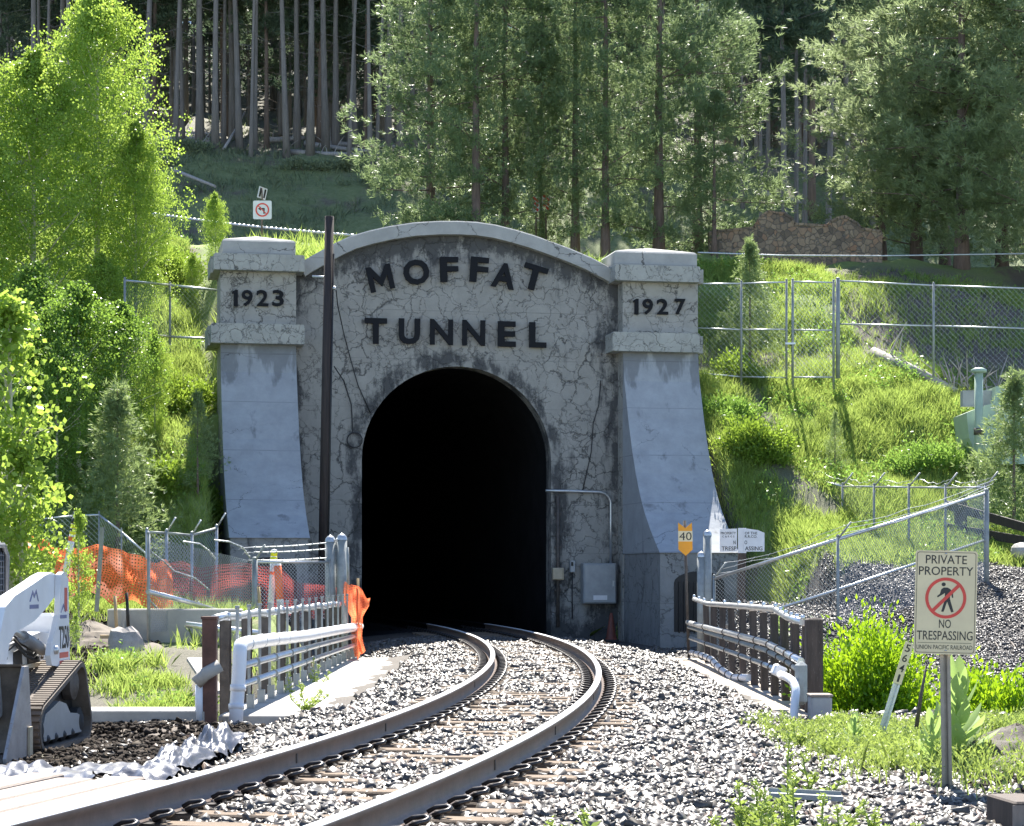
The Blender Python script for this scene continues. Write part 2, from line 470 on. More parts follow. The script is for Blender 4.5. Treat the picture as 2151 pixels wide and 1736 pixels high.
M['net_shaded'] = net_mat('shade_dark_safety_net', (.36, .06, .055), (.46, .10, .08), .34)  # same orange net, its shade put into a maroon colour

def masonry_mat():
    m, t, b = new_mat('rubble_masonry')
    v0 = coord(t)
    nv = noise(t, v0, 2, 3, .6, col=True)
    ad = N(t, 'ShaderNodeVectorMath', operation='MULTIPLY_ADD')
    t.links.new(nv, ad.inputs[0]); ad.inputs[1].default_value = (.3, .3, .3); t.links.new(v0, ad.inputs[2])
    vo = N(t, 'ShaderNodeTexVoronoi'); vo.inputs['Scale'].default_value = 5.5; t.links.new(ad.outputs[0], vo.inputs['Vector'])
    ve = N(t, 'ShaderNodeTexVoronoi', feature='DISTANCE_TO_EDGE'); ve.inputs['Scale'].default_value = 5.5; t.links.new(ad.outputs[0], ve.inputs['Vector'])
    sp = N(t, 'ShaderNodeSeparateColor'); t.links.new(vo.outputs['Color'], sp.inputs[0])
    col = ramp(t, sp.outputs[0], [(0, (.11, .085, .065)), (.4, (.25, .185, .13)), (.75, (.33, .25, .175)), (1, (.29, .165, .10))])
    col = mixc(t, ramp(t, noise(t, v0, 9, 5, .7), [(.35, 0), (.8, .7)]), col, (.12, .10, .085))
    e = ramp(t, ve.outputs['Distance'], [(.0, 0), (.07, 1)])
    col = mixc(t, e, (.17, .15, .13), col)
    t.links.new(col, b.inputs['Base Color']); b.inputs['Roughness'].default_value = .9
    bump(t, b, e, .7, .06)
    return m
M['masonry'] = masonry_mat()

def ground_mat():
    m, t, b = new_mat('hill_ground')
    v = coord(t)
    n1 = noise(t, v, .5, 6, .65); n2 = noise(t, v, 5, 6, .7); n3 = noise(t, v, 30, 4, .7)
    grass = mixc(t, n2, (.12, .19, .045), (.26, .31, .10))
    soil = mixc(t, n2, (.09, .07, .05), (.20, .155, .115))
    c = mixc(t, ramp(t, n1, [(.52, 0), (.66, 1)]), grass, soil)
    ag = N(t, 'ShaderNodeAttribute', attribute_name='gravel')
    grav = mixc(t, n3, (.035, .032, .032), (.13, .122, .118))
    c = mixc(t, ag.outputs['Fac'], c, grav)
    af = N(t, 'ShaderNodeAttribute', attribute_name='forest')
    fl = mixc(t, ramp(t, n2, [(.4, 0), (.7, 1)]), (.10, .10, .075), (.24, .225, .175))
    c = mixc(t, af.outputs['Fac'], c, fl)
    asx = N(t, 'ShaderNodeAttribute', attribute_name='soil')
    so = mixc(t, ramp(t, n3, [(.35, 0), (.7, 1)]), (.05, .042, .036), (.17, .145, .125))
    c = mixc(t, asx.outputs['Fac'], c, so)
    t.links.new(c, b.inputs['Base Color']); b.inputs['Roughness'].default_value = .9
    bump(t, b, n3, .6, .05)
    return m
M['ground'] = ground_mat()
M['bed'] = plain('ballast_floor', (.062, .05, .041), .8, 0, .4, 14, .8, ((.13, .12, .11), .58))
# ------------------------------------------------------------------ portal frame: u along the wall, w out of it towards the track
TH = R(11)
PO = Vector((-1.38, 54.0, 0))
PU = Vector((math.cos(TH), math.sin(TH), 0)); PW = Vector((math.sin(TH), -math.cos(TH), 0)); PZ = Vector((0, 0, 1))
def pw(u, z, w_=0.0): return PO + PU * u + PW * w_ + PZ * z
def uz(x, y, w_=0.0):
    t = (x - CX) / F
    c, s = math.cos(TH), math.sin(TH)
    u = (t * (PO.y - w_ * c) - PO.x - w_ * s) / (c - t * s)
    p = pw(u, 0, w_)
    return u, CH + (HY - y) * p.y / F

# ------------------------------------------------------------------ track centre line and ground heights
_l = [(11.05,-2.40),(12.84,-2.07),(15.7,-1.55),(18.8,-1.08),(23.6,-.645),(28.1,-.36),(33.1,-.30),(40.7,-.59),(46.5,-1.05)]
_r = [(10.9,-.918),(12.2,-.656),(14.1,-.385),(14.9,-.1),(18.45,.394),(22.6,.844),(26.7,1.09),(32.6,1.27),(40.7,1.06),(47.3,.47)]
_ys = np.array([11, 13, 15.5, 18.5, 22.6, 26.7, 30, 33, 37, 40.7, 46.5])
_xc = (np.interp(_ys, *zip(*_l)) + np.interp(_ys, *zip(*_r))) / 2
_ys = np.append(_ys, [54, 60]); _xc = np.append(_xc, [-1.22, -2.35])
_pf = np.polyfit((_ys - 30) / 30, _xc, 4)
def xc(Y):
    Y = np.asarray(Y, float)
    a = np.polyval(_pf, (np.clip(Y, 9, 60) - 30) / 30)
    return a + np.where(Y > 60, (Y - 60) * -.195, 0) + np.where(Y < 9, (Y - 9) * .24, 0)

def sm(a, b, x):
    t = np.clip((x - a) / (b - a), 0, 1)
    return t * t * (3 - 2 * t)
def lerp(a, b, t): return a + (b - a) * t
def UV(X, Y):
    dx, dy = X - PO.x, Y - PO.y
    return dx * math.cos(TH) + dy * math.sin(TH), -dx * math.sin(TH) + dy * math.cos(TH)
def wob(X, Y):
    return (.10 * np.sin(.9 * X + .4 * Y) + .08 * np.sin(1.7 * Y - .8 * X + 1) + .05 * np.sin(3.1 * X + 2.3 * Y + 2) + .04 * np.sin(4.7 * Y - 2.9 * X))
def H(X, Y):
    X = np.asarray(X, float); Y = np.asarray(Y, float)
    u, v = UV(X, Y)
    left = np.interp(Y, [0, 24.2, 25, 27.2, 32, 34.5, 38.4, 38.8, 41, 48, 60], [-.46, -.46, -1.2, -1.15, -.35, -.02, .0, .52, .8, 2.3, 3])
    right = np.interp(Y, [0, 23.8, 24.6, 33, 37, 41.5, 47, 50, 60], [-.33, -.33, -1.2, -1.3, -.5, .45, 1.5, 2.1, 3])
    yard = np.interp(Y, [38.4, 38.8, 46, 48, 60], [.0, .42, .5, .75, .9])
    left = np.where(Y > 38.4, lerp(left, yard, sm(-10.5, -8.2, X)), left)
    side = lerp(left, right, sm(-2, 2, X))
    cen = np.interp(Y, [0, 24.2, 25, 42, 42.8, 60], [-.52, -.52, -1.5, -1.5, -.52, -.4])
    d = np.abs(X - np.where(Y < 24, xc(Y), .25))
    m = np.where(Y < 42.6, sm(2.4, 3.6, d) * np.where(Y < 24.4, 1, sm(3.7, 4.6, np.abs(X))), sm(6.0, 7.4, np.abs(u)))
    front = lerp(cen, side, m)
    hill = np.interp(v, [-5, 3.5, 9, 13, 18, 30, 34, 47, 80, 200], [2.35, 6.5, 9.5, 11.4, 12.1, 12.2, 13.3, 21, 29.2, 66])
    bulge = .55 * np.exp(-((X - 9.5) / 3.5) ** 2 - ((v - 2.2) / 2.2) ** 2) + .6 * np.exp(-((X - 11) / 3) ** 2 - ((v - 9) / 2.5) ** 2) 
    hill = hill + bulge * (v > -5) + wob(X, Y) * sm(-6, 0, v) * np.where((v > 16) & (v < 32), .1, 1) + wob(X * .23 + 3, Y * .31) * 3 * sm(46, 60, v)
    hillc = np.maximum(hill, np.interp(v, [.3, 9, 13], [9.0, 10.4, 11.4]))
    top = lerp(hillc, hill, sm(5.1, 6.0, np.abs(u)))
    k = np.where(X < 0, sm(-5.6, -3.0, v), sm(-7, -4, v - 2.2 * (1 - sm(7.2, 10, u)))) * sm(5.9, 6.5, np.abs(u))
    low = lerp(front + wob(X, Y) * .35 * np.where(np.abs(X) > 3.6, 1, 0), hill, k)
    return np.where(v > .3, top, low)
def Hz(x, y): return float(H(x, y))
def bedz(X, Y):
    d = X - xc(Y)
    rmax = np.interp(Y, [10, 20, 25, 32, 44, 60], [3.0, 3.0, 3.0, 2.72, 3.0, 2.4])
    lmax = np.interp(Y, [10, 23, 26, 34, 44, 48], [2.6, 2.6, 2.75, 2.75, 2.6, 3.0])
    e = np.where(d > 0, d / rmax, -d / lmax)
    z = np.interp(e, [0, .55, .72, 1, 1.25], [-.222, -.225, -.27, -.42, -.7]) - .02 * np.exp(-((np.abs(d) - .86) / .16) ** 2)
    return z + .02 * np.sin(3.3 * X + 1.9 * Y) + .015 * np.sin(5.1 * Y - 2.7 * X)
def top_z(X, Y): return np.maximum(H(X, Y), bedz(X, Y))

# ------------------------------------------------------------------ terrain
def axis(segs):
    out = []
    for a, b, st in segs: out += list(np.arange(a, b - 1e-6, st))
    out.append(segs[-1][1])
    return np.array(out)
us = axis([(-110, -40, 5), (-40, -16, 1.2), (-16, 18, .28), (18, 44, 1.2), (44, 110, 6)])
vs = axis([(-58, -36, 1.0), (-36, .29, .3), (.29, .31, .02), (.31, 18, .3), (18, 52, .8), (52, 120, 3), (120, 230, 10)])
UU, VV = np.meshgrid(us, vs)
GX = PO.x + UU * math.cos(TH) - VV * math.sin(TH)
GY = PO.y + UU * math.sin(TH) + VV * math.cos(TH)
GZ = H(GX, GY)
nu, nv_ = len(us), len(vs)
idx = np.arange(nu * nv_).reshape(nv_, nu)
q = np.stack([idx[:-1, :-1], idx[:-1, 1:], idx[1:, 1:], idx[1:, :-1]], -1)
uc = (us[:-1] + us[1:]) / 2
ci = int(np.searchsorted(vs, .29 - 1e-6))
keep = np.ones((nv_ - 1, nu - 1), bool)
keep[ci, np.abs(uc) < 5.6] = False
me = npmesh('hillside', np.stack([GX, GY, GZ], -1).reshape(-1, 3), q[keep], True)
def fattr(me, name, a):
    at_ = me.attributes.new(name, 'FLOAT', 'POINT'); at_.data.foreach_set('value', a.ravel().astype(np.float32))
jit = .5 * np.sin(1.3 * GX + .7 * GY) + .4 * np.sin(2.9 * GY - 2.1 * GX)
gr = np.maximum((GX > 3.2) * sm(25, 27, GY) * (1 - sm(46.6, 47.6, GY + jit - 1.4 * (GX < 7.2))), (1 - sm(24.6, 25.6, GY)) * sm(-4.2, -3.2, GX))
pth = np.exp(-((UU - (8.2 - .12 * VV + .5 * np.sin(VV * .8))) / .6) ** 2) * (VV > -4) * (VV < 5)
gr = np.maximum(gr, sm(42, 43, GY) * (np.abs(UU) < 6.4) * (VV < .3))
fattr(me, 'gravel', gr)
fattr(me, 'forest', sm(17, 18, VV) * (1 - .6 * sm(33, 34, VV) * (1 - sm(46, 48, VV))))
fattr(me, 'soil', np.maximum(np.maximum(np.maximum(pth * .8, (GX > 4.5) * (GX < 16) * sm(3.4, 4.0, VV + .5 * jit) * (1 - sm(5.6, 6.4, VV + .5 * jit)) * .8), (GX > 10) * sm(3.8, 4.6, VV + .6 * jit) * (1 - sm(11, 13, VV))), np.maximum((GX < -3.0) * (1 - sm(37, 38.4, GY + jit)) * .9, (GX < -6.3) * (GX > -9.5) * sm(32, 33, GY) * (1 - sm(40.3, 41.3, GY + jit)))))  # upper right patch: bare soil that also stands in for the pines' shade
tag(link('hillside', me, M['ground']), kind='structure')
# road across the bench above the tunnel
rv = []
rf = []
ru = np.arange(-60, 61, 4.0)
for k, u_ in enumerate(ru):
    for v_ in (19.5, 28.5):
        p = PO + PU * u_ - PW * v_
        rv.append((p.x, p.y, 12.32))
    if k: rf.append((2 * k - 2, 2 * k, 2 * k + 1, 2 * k - 1))
tag(link('road', npmesh('road', rv, rf), M['asphalt']), kind='structure')

# ballast bed, a strip that follows the track into the tunnel
by = np.concatenate([np.arange(7, 60, .4), np.arange(60, 100, 2)])
be = np.linspace(-1.25, 1.25, 31)
BX = np.zeros((len(by), len(be))); BY = np.repeat(by[:, None], len(be), 1)
rmx = np.interp(by, [10, 20, 25, 32, 44, 60], [3.0, 3.0, 3.0, 2.72, 3.0, 2.4]); lmx = np.interp(by, [10, 23, 26, 34, 44, 48], [2.6, 2.6, 2.75, 2.75, 2.6, 3.0])
BX = xc(by)[:, None] + np.where(be[None] > 0, be[None] * rmx[:, None], be[None] * lmx[:, None])
BZ = bedz(BX, BY)
bi = np.arange(BX.size).reshape(BX.shape)
me = npmesh('ballast_bed', np.stack([BX, BY, BZ], -1).reshape(-1, 3), np.stack([bi[:-1, :-1], bi[:-1, 1:], bi[1:, 1:], bi[1:, :-1]], -1).reshape(-1, 4), True)
me.materials.append(M['bed']); me.materials.append(M['soot_and_shade'])
me.polygons.foreach_set('material_index', np.repeat((by[:-1] > 54.6).astype(np.int32), len(be) - 1))     # bed inside the tunnel painted dark for shade
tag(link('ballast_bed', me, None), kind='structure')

# ------------------------------------------------------------------ tunnel portal
portal = empty('tunnel_portal', PO, 'cracked grey concrete railway tunnel portal with black lettering over a dark round arch', 'tunnel portal')
OR = 2.42
zs = uz(955, 968)[1]
_, zcrown = uz(955, 770)
arc_px = [(625,556),(640,546),(670,529),(705,510),(738,495),(777,484),(817,475),(870,467),(923,464),(963,464),(1002,466),(1042,472),(1082,482),(1122,494),(1161,508),(1201,523),(1241,540),(1270,555),(1300,571)]
arc = [uz(x, y, .25) for x, y in arc_px]
body = MB()
n = 28
poly = [(-5.2, -.9)]
poly += [(-5.2, arc[0][1] - .3)]
poly += [(u_, z_ - .12) for u_, z_ in arc]
poly += [(5.4, arc[-1][1] - .3), (5.4, -.9), (OR, -.9), (OR, zs)]
poly += [(OR * math.cos(math.pi * k / n), zs + (zcrown - zs) * math.sin(math.pi * k / n)) for k in range(1, n)]
poly += [(-OR, zs), (-OR, -.9)]
body.prism(poly, PO, PU, PZ, PW, -.6, 0)
body.build('face_wall', M['wall'], portal)
# coping that follows the arch
cp = MB()
sec = [(-.55, -.34), (-.55, 0), (.22, 0), (.25, -.03), (.25, -.34)]
vsx = []
for i, (u_, z_) in enumerate(arc):
    a = arc[max(i - 1, 0)]; b = arc[min(i + 1, len(arc) - 1)]
    tz = Vector((b[0] - a[0], b[1] - a[1])).normalized()
    for w_, h_ in sec: vsx.append(pw(u_ - tz.y * h_, z_ + tz.x * h_, w_))
k = len(sec); m_ = len(arc)
fx = [(i * k + j, i * k + (j + 1) % k, (i + 1) * k + (j + 1) % k, (i + 1) * k + j) for i in range(m_ - 1) for j in range(k)]
fx += [tuple(range(k)), tuple(range((m_ - 1) * k, m_ * k))]
cp.add(vsx, fx)
cp.build('coping', M['coping'], portal)
# lining
ln = MB()
prof = [(-OR - .12, -.8)] + [(-OR - .12, zs)] + [((OR + .12) * math.cos(math.pi - math.pi * k / n), zs + (zcrown - zs + .12) * math.sin(math.pi * k / n)) for k in range(1, n)] + [(OR + .12, zs), (OR + .12, -.8)]
kk = len(prof)
lv = [pw(a, b, w_) for w_ in (-.6, -20, -45) for a, b in prof]
lf = [(r * kk + i, r * kk + i + 1, (r + 1) * kk + i + 1, (r + 1) * kk + i) for r in range(2) for i in range(kk - 1)]
lf += [tuple(range(2 * kk, 3 * kk))]
lf += [(0, kk, 2 * kk, 3 * kk - 1, 2 * kk - 1, kk - 1)]
ln.add(lv, lf, False)
ln.build('tunnel_lining', M['soot_and_shade'], portal)

def letter(ch, x, y, wid, hei, rot, w_=.06, name='letter', parent=portal, bold=.022, dep=.075):
    u_, z_ = uz(x, y, w_)
    a = R(rot)
    ax = PU * math.cos(a) + PZ * math.sin(a); ay = -PU * math.sin(a) + PZ * math.cos(a)
    mb = MB()
    if ch == 'M':
        a_, b_ = wid / 2, hei / 2; s_ = .125
        mb.prism([(-a_, -b_), (-a_ + s_, -b_), (-a_ + s_, b_ - .26), (0, -b_ + .10), (a_ - s_, b_ - .26), (a_ - s_, -b_), (a_, -b_), (a_, b_), (a_ - s_ * .95, b_), (0, -b_ + .33), (-a_ + s_ * .95, b_), (-a_, b_)], pw(u_, z_, w_), ax, ay, PW, 0, dep)
    else: put_text(mb, ch, pw(u_, z_, w_), ax, ay, PW, wid, hei, dep, bold)
    o = mb.build(name, M['letter'], parent)
    return o
for ch, x, y, wd, rt in (('M', 798.6, 585, .62, 13), ('O', 874, 572.5, .66, 7), ('F', 943, 567, .46, 1.5), ('F', 1006, 567.5, .46, -4), ('A', 1058, 580, .60, -9), ('T', 1121, 584, .62, -15)):
    letter(ch, x, y, wd, .63, rt, bold=.008 if ch == 'M' else .034)
for ch, x, y, wd in (('T', 789, 696, .56), ('U', 859.5, 697, .54), ('N', 927, 698.5, .58), ('N', 994.5, 700, .58), ('E', 1064, 702.5, .46), ('L', 1129, 704.5, .44)):
    letter(ch, x, y, wd, .64, -.3, bold=.022 if ch == 'N' else .034)

BW = .5                                             # pillar face stands this far out of the wall
zB2 = (6.9, 7.38); zB1 = (8.68, 9.08); zCap = 9.46; zApex = 9.66
def pillar(side):
    Lf = side < 0
    if Lf: nk = (uz(463, 0, BW)[0], uz(622, 0, BW)[0]); bd1 = (uz(449, 0, .8)[0], uz(640, 0, .8)[0]); bd2 = (uz(443, 0, .8)[0], uz(640, 0, .8)[0]); cb = (uz(467, 0, .65)[0], uz(621, 0, .65)[0])
    else: nk = (uz(1308, 0, BW)[0], uz(1466, 0, BW)[0]); bd1 = (uz(1292, 0, .8)[0], uz(1471, 0, .8)[0]); bd2 = (uz(1287, 0, .8)[0], uz(1470, 0, .8)[0]); cb = (uz(1291, 0, .65)[0], uz(1464, 0, .65)[0])
    mb = MB()
    mb.prism([(nk[0], -.9), (nk[1], -.9), (nk[1], 9.0), (nk[0], 9.0)], PO, PU, PZ, PW, -1.0, BW)
    p = mb.build('pillar', M['pier'], portal)
    for nm, (a, b), (z0, z1), w1 in (('band', bd1, zB1, .8), ('band', bd2, zB2, .8)):
        mb = MB()
        mb.prism([(a, z0), (b, z0), (b, z1 - .03), (b - .03, z1), (a + .03, z1), (a, z1 - .03)], PO, PU, PZ, PW, -1.15, w1)
        e = .17
        if Lf: mb.prism([(a - .05, z0 - .02), (a + .002, z0 - .02), (a + .002, z1 - .02), (a - .05, z1 - .02)], PO, PU, PZ, PW, -1.1, .35)
        else: mb.prism([(b - .002, z0 + .01), (b + e, z0 + .01), (b + e, z1 - .03), (b - .002, z1 - .03)], PO, PU, PZ, PW, -1.1, .5)
        mb.build(nm, M['bands'], p)
    mb = MB()
    a, b = cb; q0, q1 = -1.0, .65
    z0 = zB1[1] - .01
    bas = [(a, q0), (b, q0), (b, q1), (a, q1)]
    i2 = [(a + .05, q0 + .05), (b - .05, q0 + .05), (b - .05, q1 - .05), (a + .05, q1 - .05)]
    V_ = [pw(x, z0, y) for x, y in bas] + [pw(x, zCap - .05, y) for x, y in bas] + [pw(x, zCap, y) for x, y in i2] + [pw((a + b) / 2, zApex, (q0 + q1) / 2)]
    fs = [(3, 2, 1, 0)] + [(r * 4 + i, r * 4 + (i + 1) % 4, (r + 1) * 4 + (i + 1) % 4, (r + 1) * 4 + i) for r in (0, 1) for i in range(4)] + [(8 + i, 8 + (i + 1) % 4, 12) for i in range(4)]
    mb.add(V_, fs); mb.build('cap', M['coping'], p)
    # sweeping buttress below the lower band
    dz = .32 if Lf else 0
    zb0 = 1.78 + dz; tot = 3.5 if Lf else 3.62
    cur = [(lerp(6.95, zb0, t), .5 + tot * float(np.interp(t, [0, .15, .35, .5, .62, .72, .8, .88, .94, 1], [0, .045, .16, .265, .37, .48, .59, .735, .86, 1]))) for t in np.linspace(0, 1, 27)]
    zb = cur[-1][0]
    pr = [(BW + .002, zb)] + [(w_ + .003, z) for z, w_ in cur if z < 6.94][::-1] + [(BW + .002, 6.9)]
    mb = MB(); mb.prism(pr, PO, PW, PZ, PU, nk[0] + .003, nk[1] - .003)
    bt = mb.build('buttress', M['render'], portal)
    mb = MB(); mb.prism([(nk[0] + .03, -1.2), (nk[1] - .03, -1.2), (nk[1] - .03, zb), (nk[0] + .03, zb)], PO, PU, PZ, PW, BW + .004, cur[-1][1] - .06)
    mb.build('plinth', M['base'], bt)
    # dark arched panel standing for the recess's shade, with grille bars
    c = (nk[0] + nk[1]) / 2; hw = .62; zt = zb - .42
    mb = MB()
    ar = [(c - hw, -.1), (c + hw, -.1), (c + hw, zt - .3)] + [(c + hw * math.cos(math.pi * k / 10), zt - .3 + .28 * math.sin(math.pi * k / 10)) for k in range(1, 10)] + [(c - hw, zt - .3)]
    gw = cur[-1][1] - .06; mb.prism(ar, PO, PU, PZ, PW, gw - .06, gw + .015)
    for k in range(9): mb.box(pw(c - hw + .12 + k * .125, (zt - .4) / 2, gw + .03), (.025, .05, zt - .15), Matrix((PU, -PW, PZ)).transposed())
    mb.build('grille', M['black_metal'], bt)
    txt = ((('1', 495, .10), ('9', 519, .27), ('2', 551, .29), ('3', 584, .28)) if Lf else (('1', 1336, .10), ('9', 1360, .27), ('2', 1391, .29), ('7', 1428, .28)))
    for ch, x, wd in txt:
        if ch == '1':
            u_, z_ = uz(x, 627 if Lf else 645, BW)
            mb = MB(); mb.prism([(u_ - .05, z_ - .2), (u_ + .05, z_ - .2), (u_ + .05, z_ + .2), (u_ - .01, z_ + .2), (u_ - .09, z_ + .15), (u_ - .09, z_ + .1), (u_ - .05, z_ + .11)], PO, PU, PZ, PW, BW + .02, BW + .08)
            mb.build('numeral', M['letter'], p)
        else: letter(ch, x, 627 if Lf else 645, wd, .40, 0, BW + .02, 'numeral', p, .02, .06)
    return p
pillar(-1); pillar(1)
# conduits and cabinets on the wall right of the arch
def wp(x, y, w_=.12):
    u_, z_ = uz(x, y, w_); return pw(u_, z_, w_)
eq = empty('equipment_cabinet', wp(1257, 1270, .15), 'large grey metal cabinet on the tunnel wall right of the arch', 'cabinet')
mb = MB(); c = wp(1257, 1226, .2); mb.box(c, (.86, .36, 1.03), Matrix((PU, -PW, PZ)).transposed(), .02); mb.build('cabinet_body', M['box_grey'], eq)
mb = MB(); mb.box(c + PW * .19, (.80, .03, .97), Matrix((PU, -PW, PZ)).transposed(), .01); dr = mb.build('door', M['box_grey'], eq)
mb = MB(); mb.box(c + PW * .21 - PZ * .36, (.36, .012, .12), Matrix((PU, -PW, PZ)).transposed()); mb.build('label_plate', M['sign_white'], dr)
mb = MB(); mb.box(c + PW * .215 + PU * .34, (.04, .03, .14), Matrix((PU, -PW, PZ)).transposed()); mb.build('handle', M['galv'], dr)
cd = empty('conduit_pipe', wp(1283, 1180), 'bright steel conduit bending down the tunnel wall into the large cabinet', 'conduit')
pts = [wp(1146, 1031), wp(1200, 1032), wp(1258, 1034)] + [wp(1258 + 25 * math.sin(a), 1059 - 25 * math.cos(a)) for a in np.linspace(.2, 1.57, 6)] + [wp(1283, 1100), wp(1283, 1184)]
mb = MB(); mb.tube(pts, .035, 8); mb.build('pipe', M['galv'], cd)
mb = MB(); [mb.box(wp(x, y, .07), (.1, .1, .05), Matrix((PU, -PW, PZ)).transposed()) for x, y in ((1180, 1032), (1230, 1033), (1283, 1120))]; mb.build('clamp', M['galv_dull'], cd)
cd = empty('conduit_pipe', wp(1172, 1310), 'dark vertical conduit running down the wall beside the arch', 'conduit')
mb = MB(); mb.tube([wp(1172, 1042), wp(1172, 1318)], .045, 8); mb.build('pipe', M['steel_dark'], cd)
mb = MB(); [mb.box(wp(1172, y, .06), (.16, .08, .06), Matrix((PU, -PW, PZ)).transposed()) for y in (1080, 1150, 1240)]; mb.build('clamp', M['steel_dark'], cd)
jb = empty('junction_box', wp(1172, 1220), 'small tan junction box beside the foot of the arch', 'junction box')
mb = MB(); mb.box(wp(1172, 1206, .2), (.29, .14, .31), Matrix((PU, -PW, PZ)).transposed(), .015); mb.build('box_body', M['tan'], jb)
mb = MB(); mb.box(wp(1172, 1206, .28), (.25, .03, .27), Matrix((PU, -PW, PZ)).transposed(), .01); mb.build('lid', M['tan'], jb)
jb = empty('switch_box', wp(1202, 1204), 'little grey switch box between the tan box and the large cabinet', 'switch box')
mb = MB(); mb.box(wp(1202, 1190, .1), (.13, .14, .30), Matrix((PU, -PW, PZ)).transposed(), .01); mb.build('box_body', M['box_grey'], jb)
mb = MB(); mb.box(wp(1202, 1185, .18), (.05, .03, .1), Matrix((PU, -PW, PZ)).transposed()); mb.build('lever', M['black_metal'], jb)
mb = MB(); mb.tube([wp(1202, 1204), wp(1202, 1300)], .018, 6); mb.build('cable', M['black_metal'], jb)
cn = empty('traffic_cone', pw(*[uz(1284, 1312, .9)[0]], -.42, .9), 'orange traffic cone coloured dark for shade standing under the large cabinet', 'traffic cone')
mb = MB(); mb.lathe(origin(cn), [(.16, .05), (.13, .1), (.05, .62), (.03, .72), (0, .72)], 14); mb.build('cone_body', M['cone'], cn)
mb = MB(); mb.box(origin(cn) + Vector((0, 0, .025)), (.36, .36, .05)); mb.build('cone_base', M['rubber_dark'], cn)
cb = empty('hanging_cable', wp(777, 880, .03), 'thin black cable hanging down the wall from the utility pole to the arch', 'cable')
mb = MB(); mb.tube([wp(705, 600, 1.2), wp(709, 640, .5), wp(722, 700, .06), wp(735, 750, .05), wp(752, 810, .05), wp(778, 868, .05)], .014, 5); mb.build('cable', M['black_metal'], cb)
cb = empty('hanging_cable', wp(745, 940, .03), 'loose black cable looped on the wall low left of the arch', 'cable')
mb = MB(); mb.tube([wp(702, 770, .6), wp(722, 800, .06), wp(738, 850, .05), wp(741, 905, .05)] + [wp(745 + 16 * math.cos(a), 925 - 16 * math.sin(a), .06) for a in np.linspace(2, 8.5, 14)], .016, 5); mb.build('cable', M['black_metal'], cb)
cb = empty('hanging_cable', wp(1225, 1030, .03), 'thin black cable wandering down the wall right of the arch', 'cable')
mb = MB(); mb.tube([wp(x, y, .04) for x, y in ((1262, 800), (1258, 850), (1246, 890), (1242, 950), (1233, 990), (1224, 1032))], .012, 5); mb.build('cable', M['black_metal'], cb)

# ------------------------------------------------------------------ railway track
track = empty('railway_track', (xc(20), 20, -.2), 'single railway track curving over stone ballast into the tunnel', 'railway track')
ty = [9.0]
while ty[-1] < 96: 
    s0 = float(xc(ty[-1] + .3) - xc(ty[-1] - .3)) / .6
    ty.append(ty[-1] + .54 / math.hypot(1, s0))
def frame(Y):
    s0 = float(xc(Y + .2) - xc(Y - .2)) / .4
    t = Vector((s0, 1, 0)).normalized(); nrm = Vector((t.y, -t.x, 0))
    return Vector((float(xc(Y)), Y, 0)), t, nrm
railp = [(-.076, -.185), (.076, -.185), (.076, -.172), (.02, -.15), (.0095, -.13), (.0095, -.055), (.036, -.038), (.037, -.010), (.030, -.001), (.0, .0), (-.030, -.001), (-.037, -.010), (-.036, -.038), (-.0095, -.055), (-.0095, -.13), (-.02, -.15), (-.076, -.172)]
ry = np.concatenate([np.arange(8, 62, .35), np.arange(62, 96, 3)])
for sgn in (-1, 1):
    V_ = []
    for y in ry:
        c, t, nr = frame(float(y)); c = c + nr * (.755 * sgn)
        V_ += [c + nr * a + Vector((0, 0, b)) for a, b in railp]
    k = len(railp)
    Fc = [(i * k + j, i * k + (j + 1) % k, (i + 1) * k + (j + 1) % k, (i + 1) * k + j) for i in range(len(ry) - 1) for j in range(k)]
    me = bpy.data.meshes.new('rail'); me.from_pydata([tuple(p - origin(track)) for p in V_], [], Fc)
    me.materials.append(M['rail_side']); me.materials.append(M['rail_top']); me.materials.append(M['soot_and_shade'])
    mi = [2 if ry[i] > 55.2 else 1 if (j % k) in (7, 8, 9, 10) else 0 for i in range(len(ry) - 1) for j in range(k)]  # rails past the tunnel mouth painted dark for shade
    me.polygons.foreach_set('material_index', mi)
    me.polygons.foreach_set('use_smooth', [True] * len(mi)); me.update()
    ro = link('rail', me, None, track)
    jm = MB()
    for y in ((15.4, 18.6, 26) if sgn < 0 else (15.1, 18.4, 23.5)):
        c, t, nr = frame(y); c = c + nr * (.755 * sgn)
        jm.box(c + Vector((0, 0, -.092)), (.034, .035, .07), Matrix((nr, t, PZ)).transposed())
    jm.build('joint_bar', M['steel_dark'], ro)
def sleeper_geo(mb, Y):
    c, t, nr = frame(Y)
    a = random.uniform(-.012, .012)
    mb.box(c + Vector((random.uniform(-.04, .04), 0, -.278 + random.uniform(-.008, .006))), (2.6, .225, .18), Matrix((nr, t, PZ)).transposed() @ Matrix.Rotation(a, 3, 'Z'), .012)
def plate_geo(mb, Y, off):
    c, t, nr = frame(Y)
    mb.box(c + nr * off + Vector((0, 0, -.19)), (.36, .19, .016), Matrix((nr, t, PZ)).transposed())
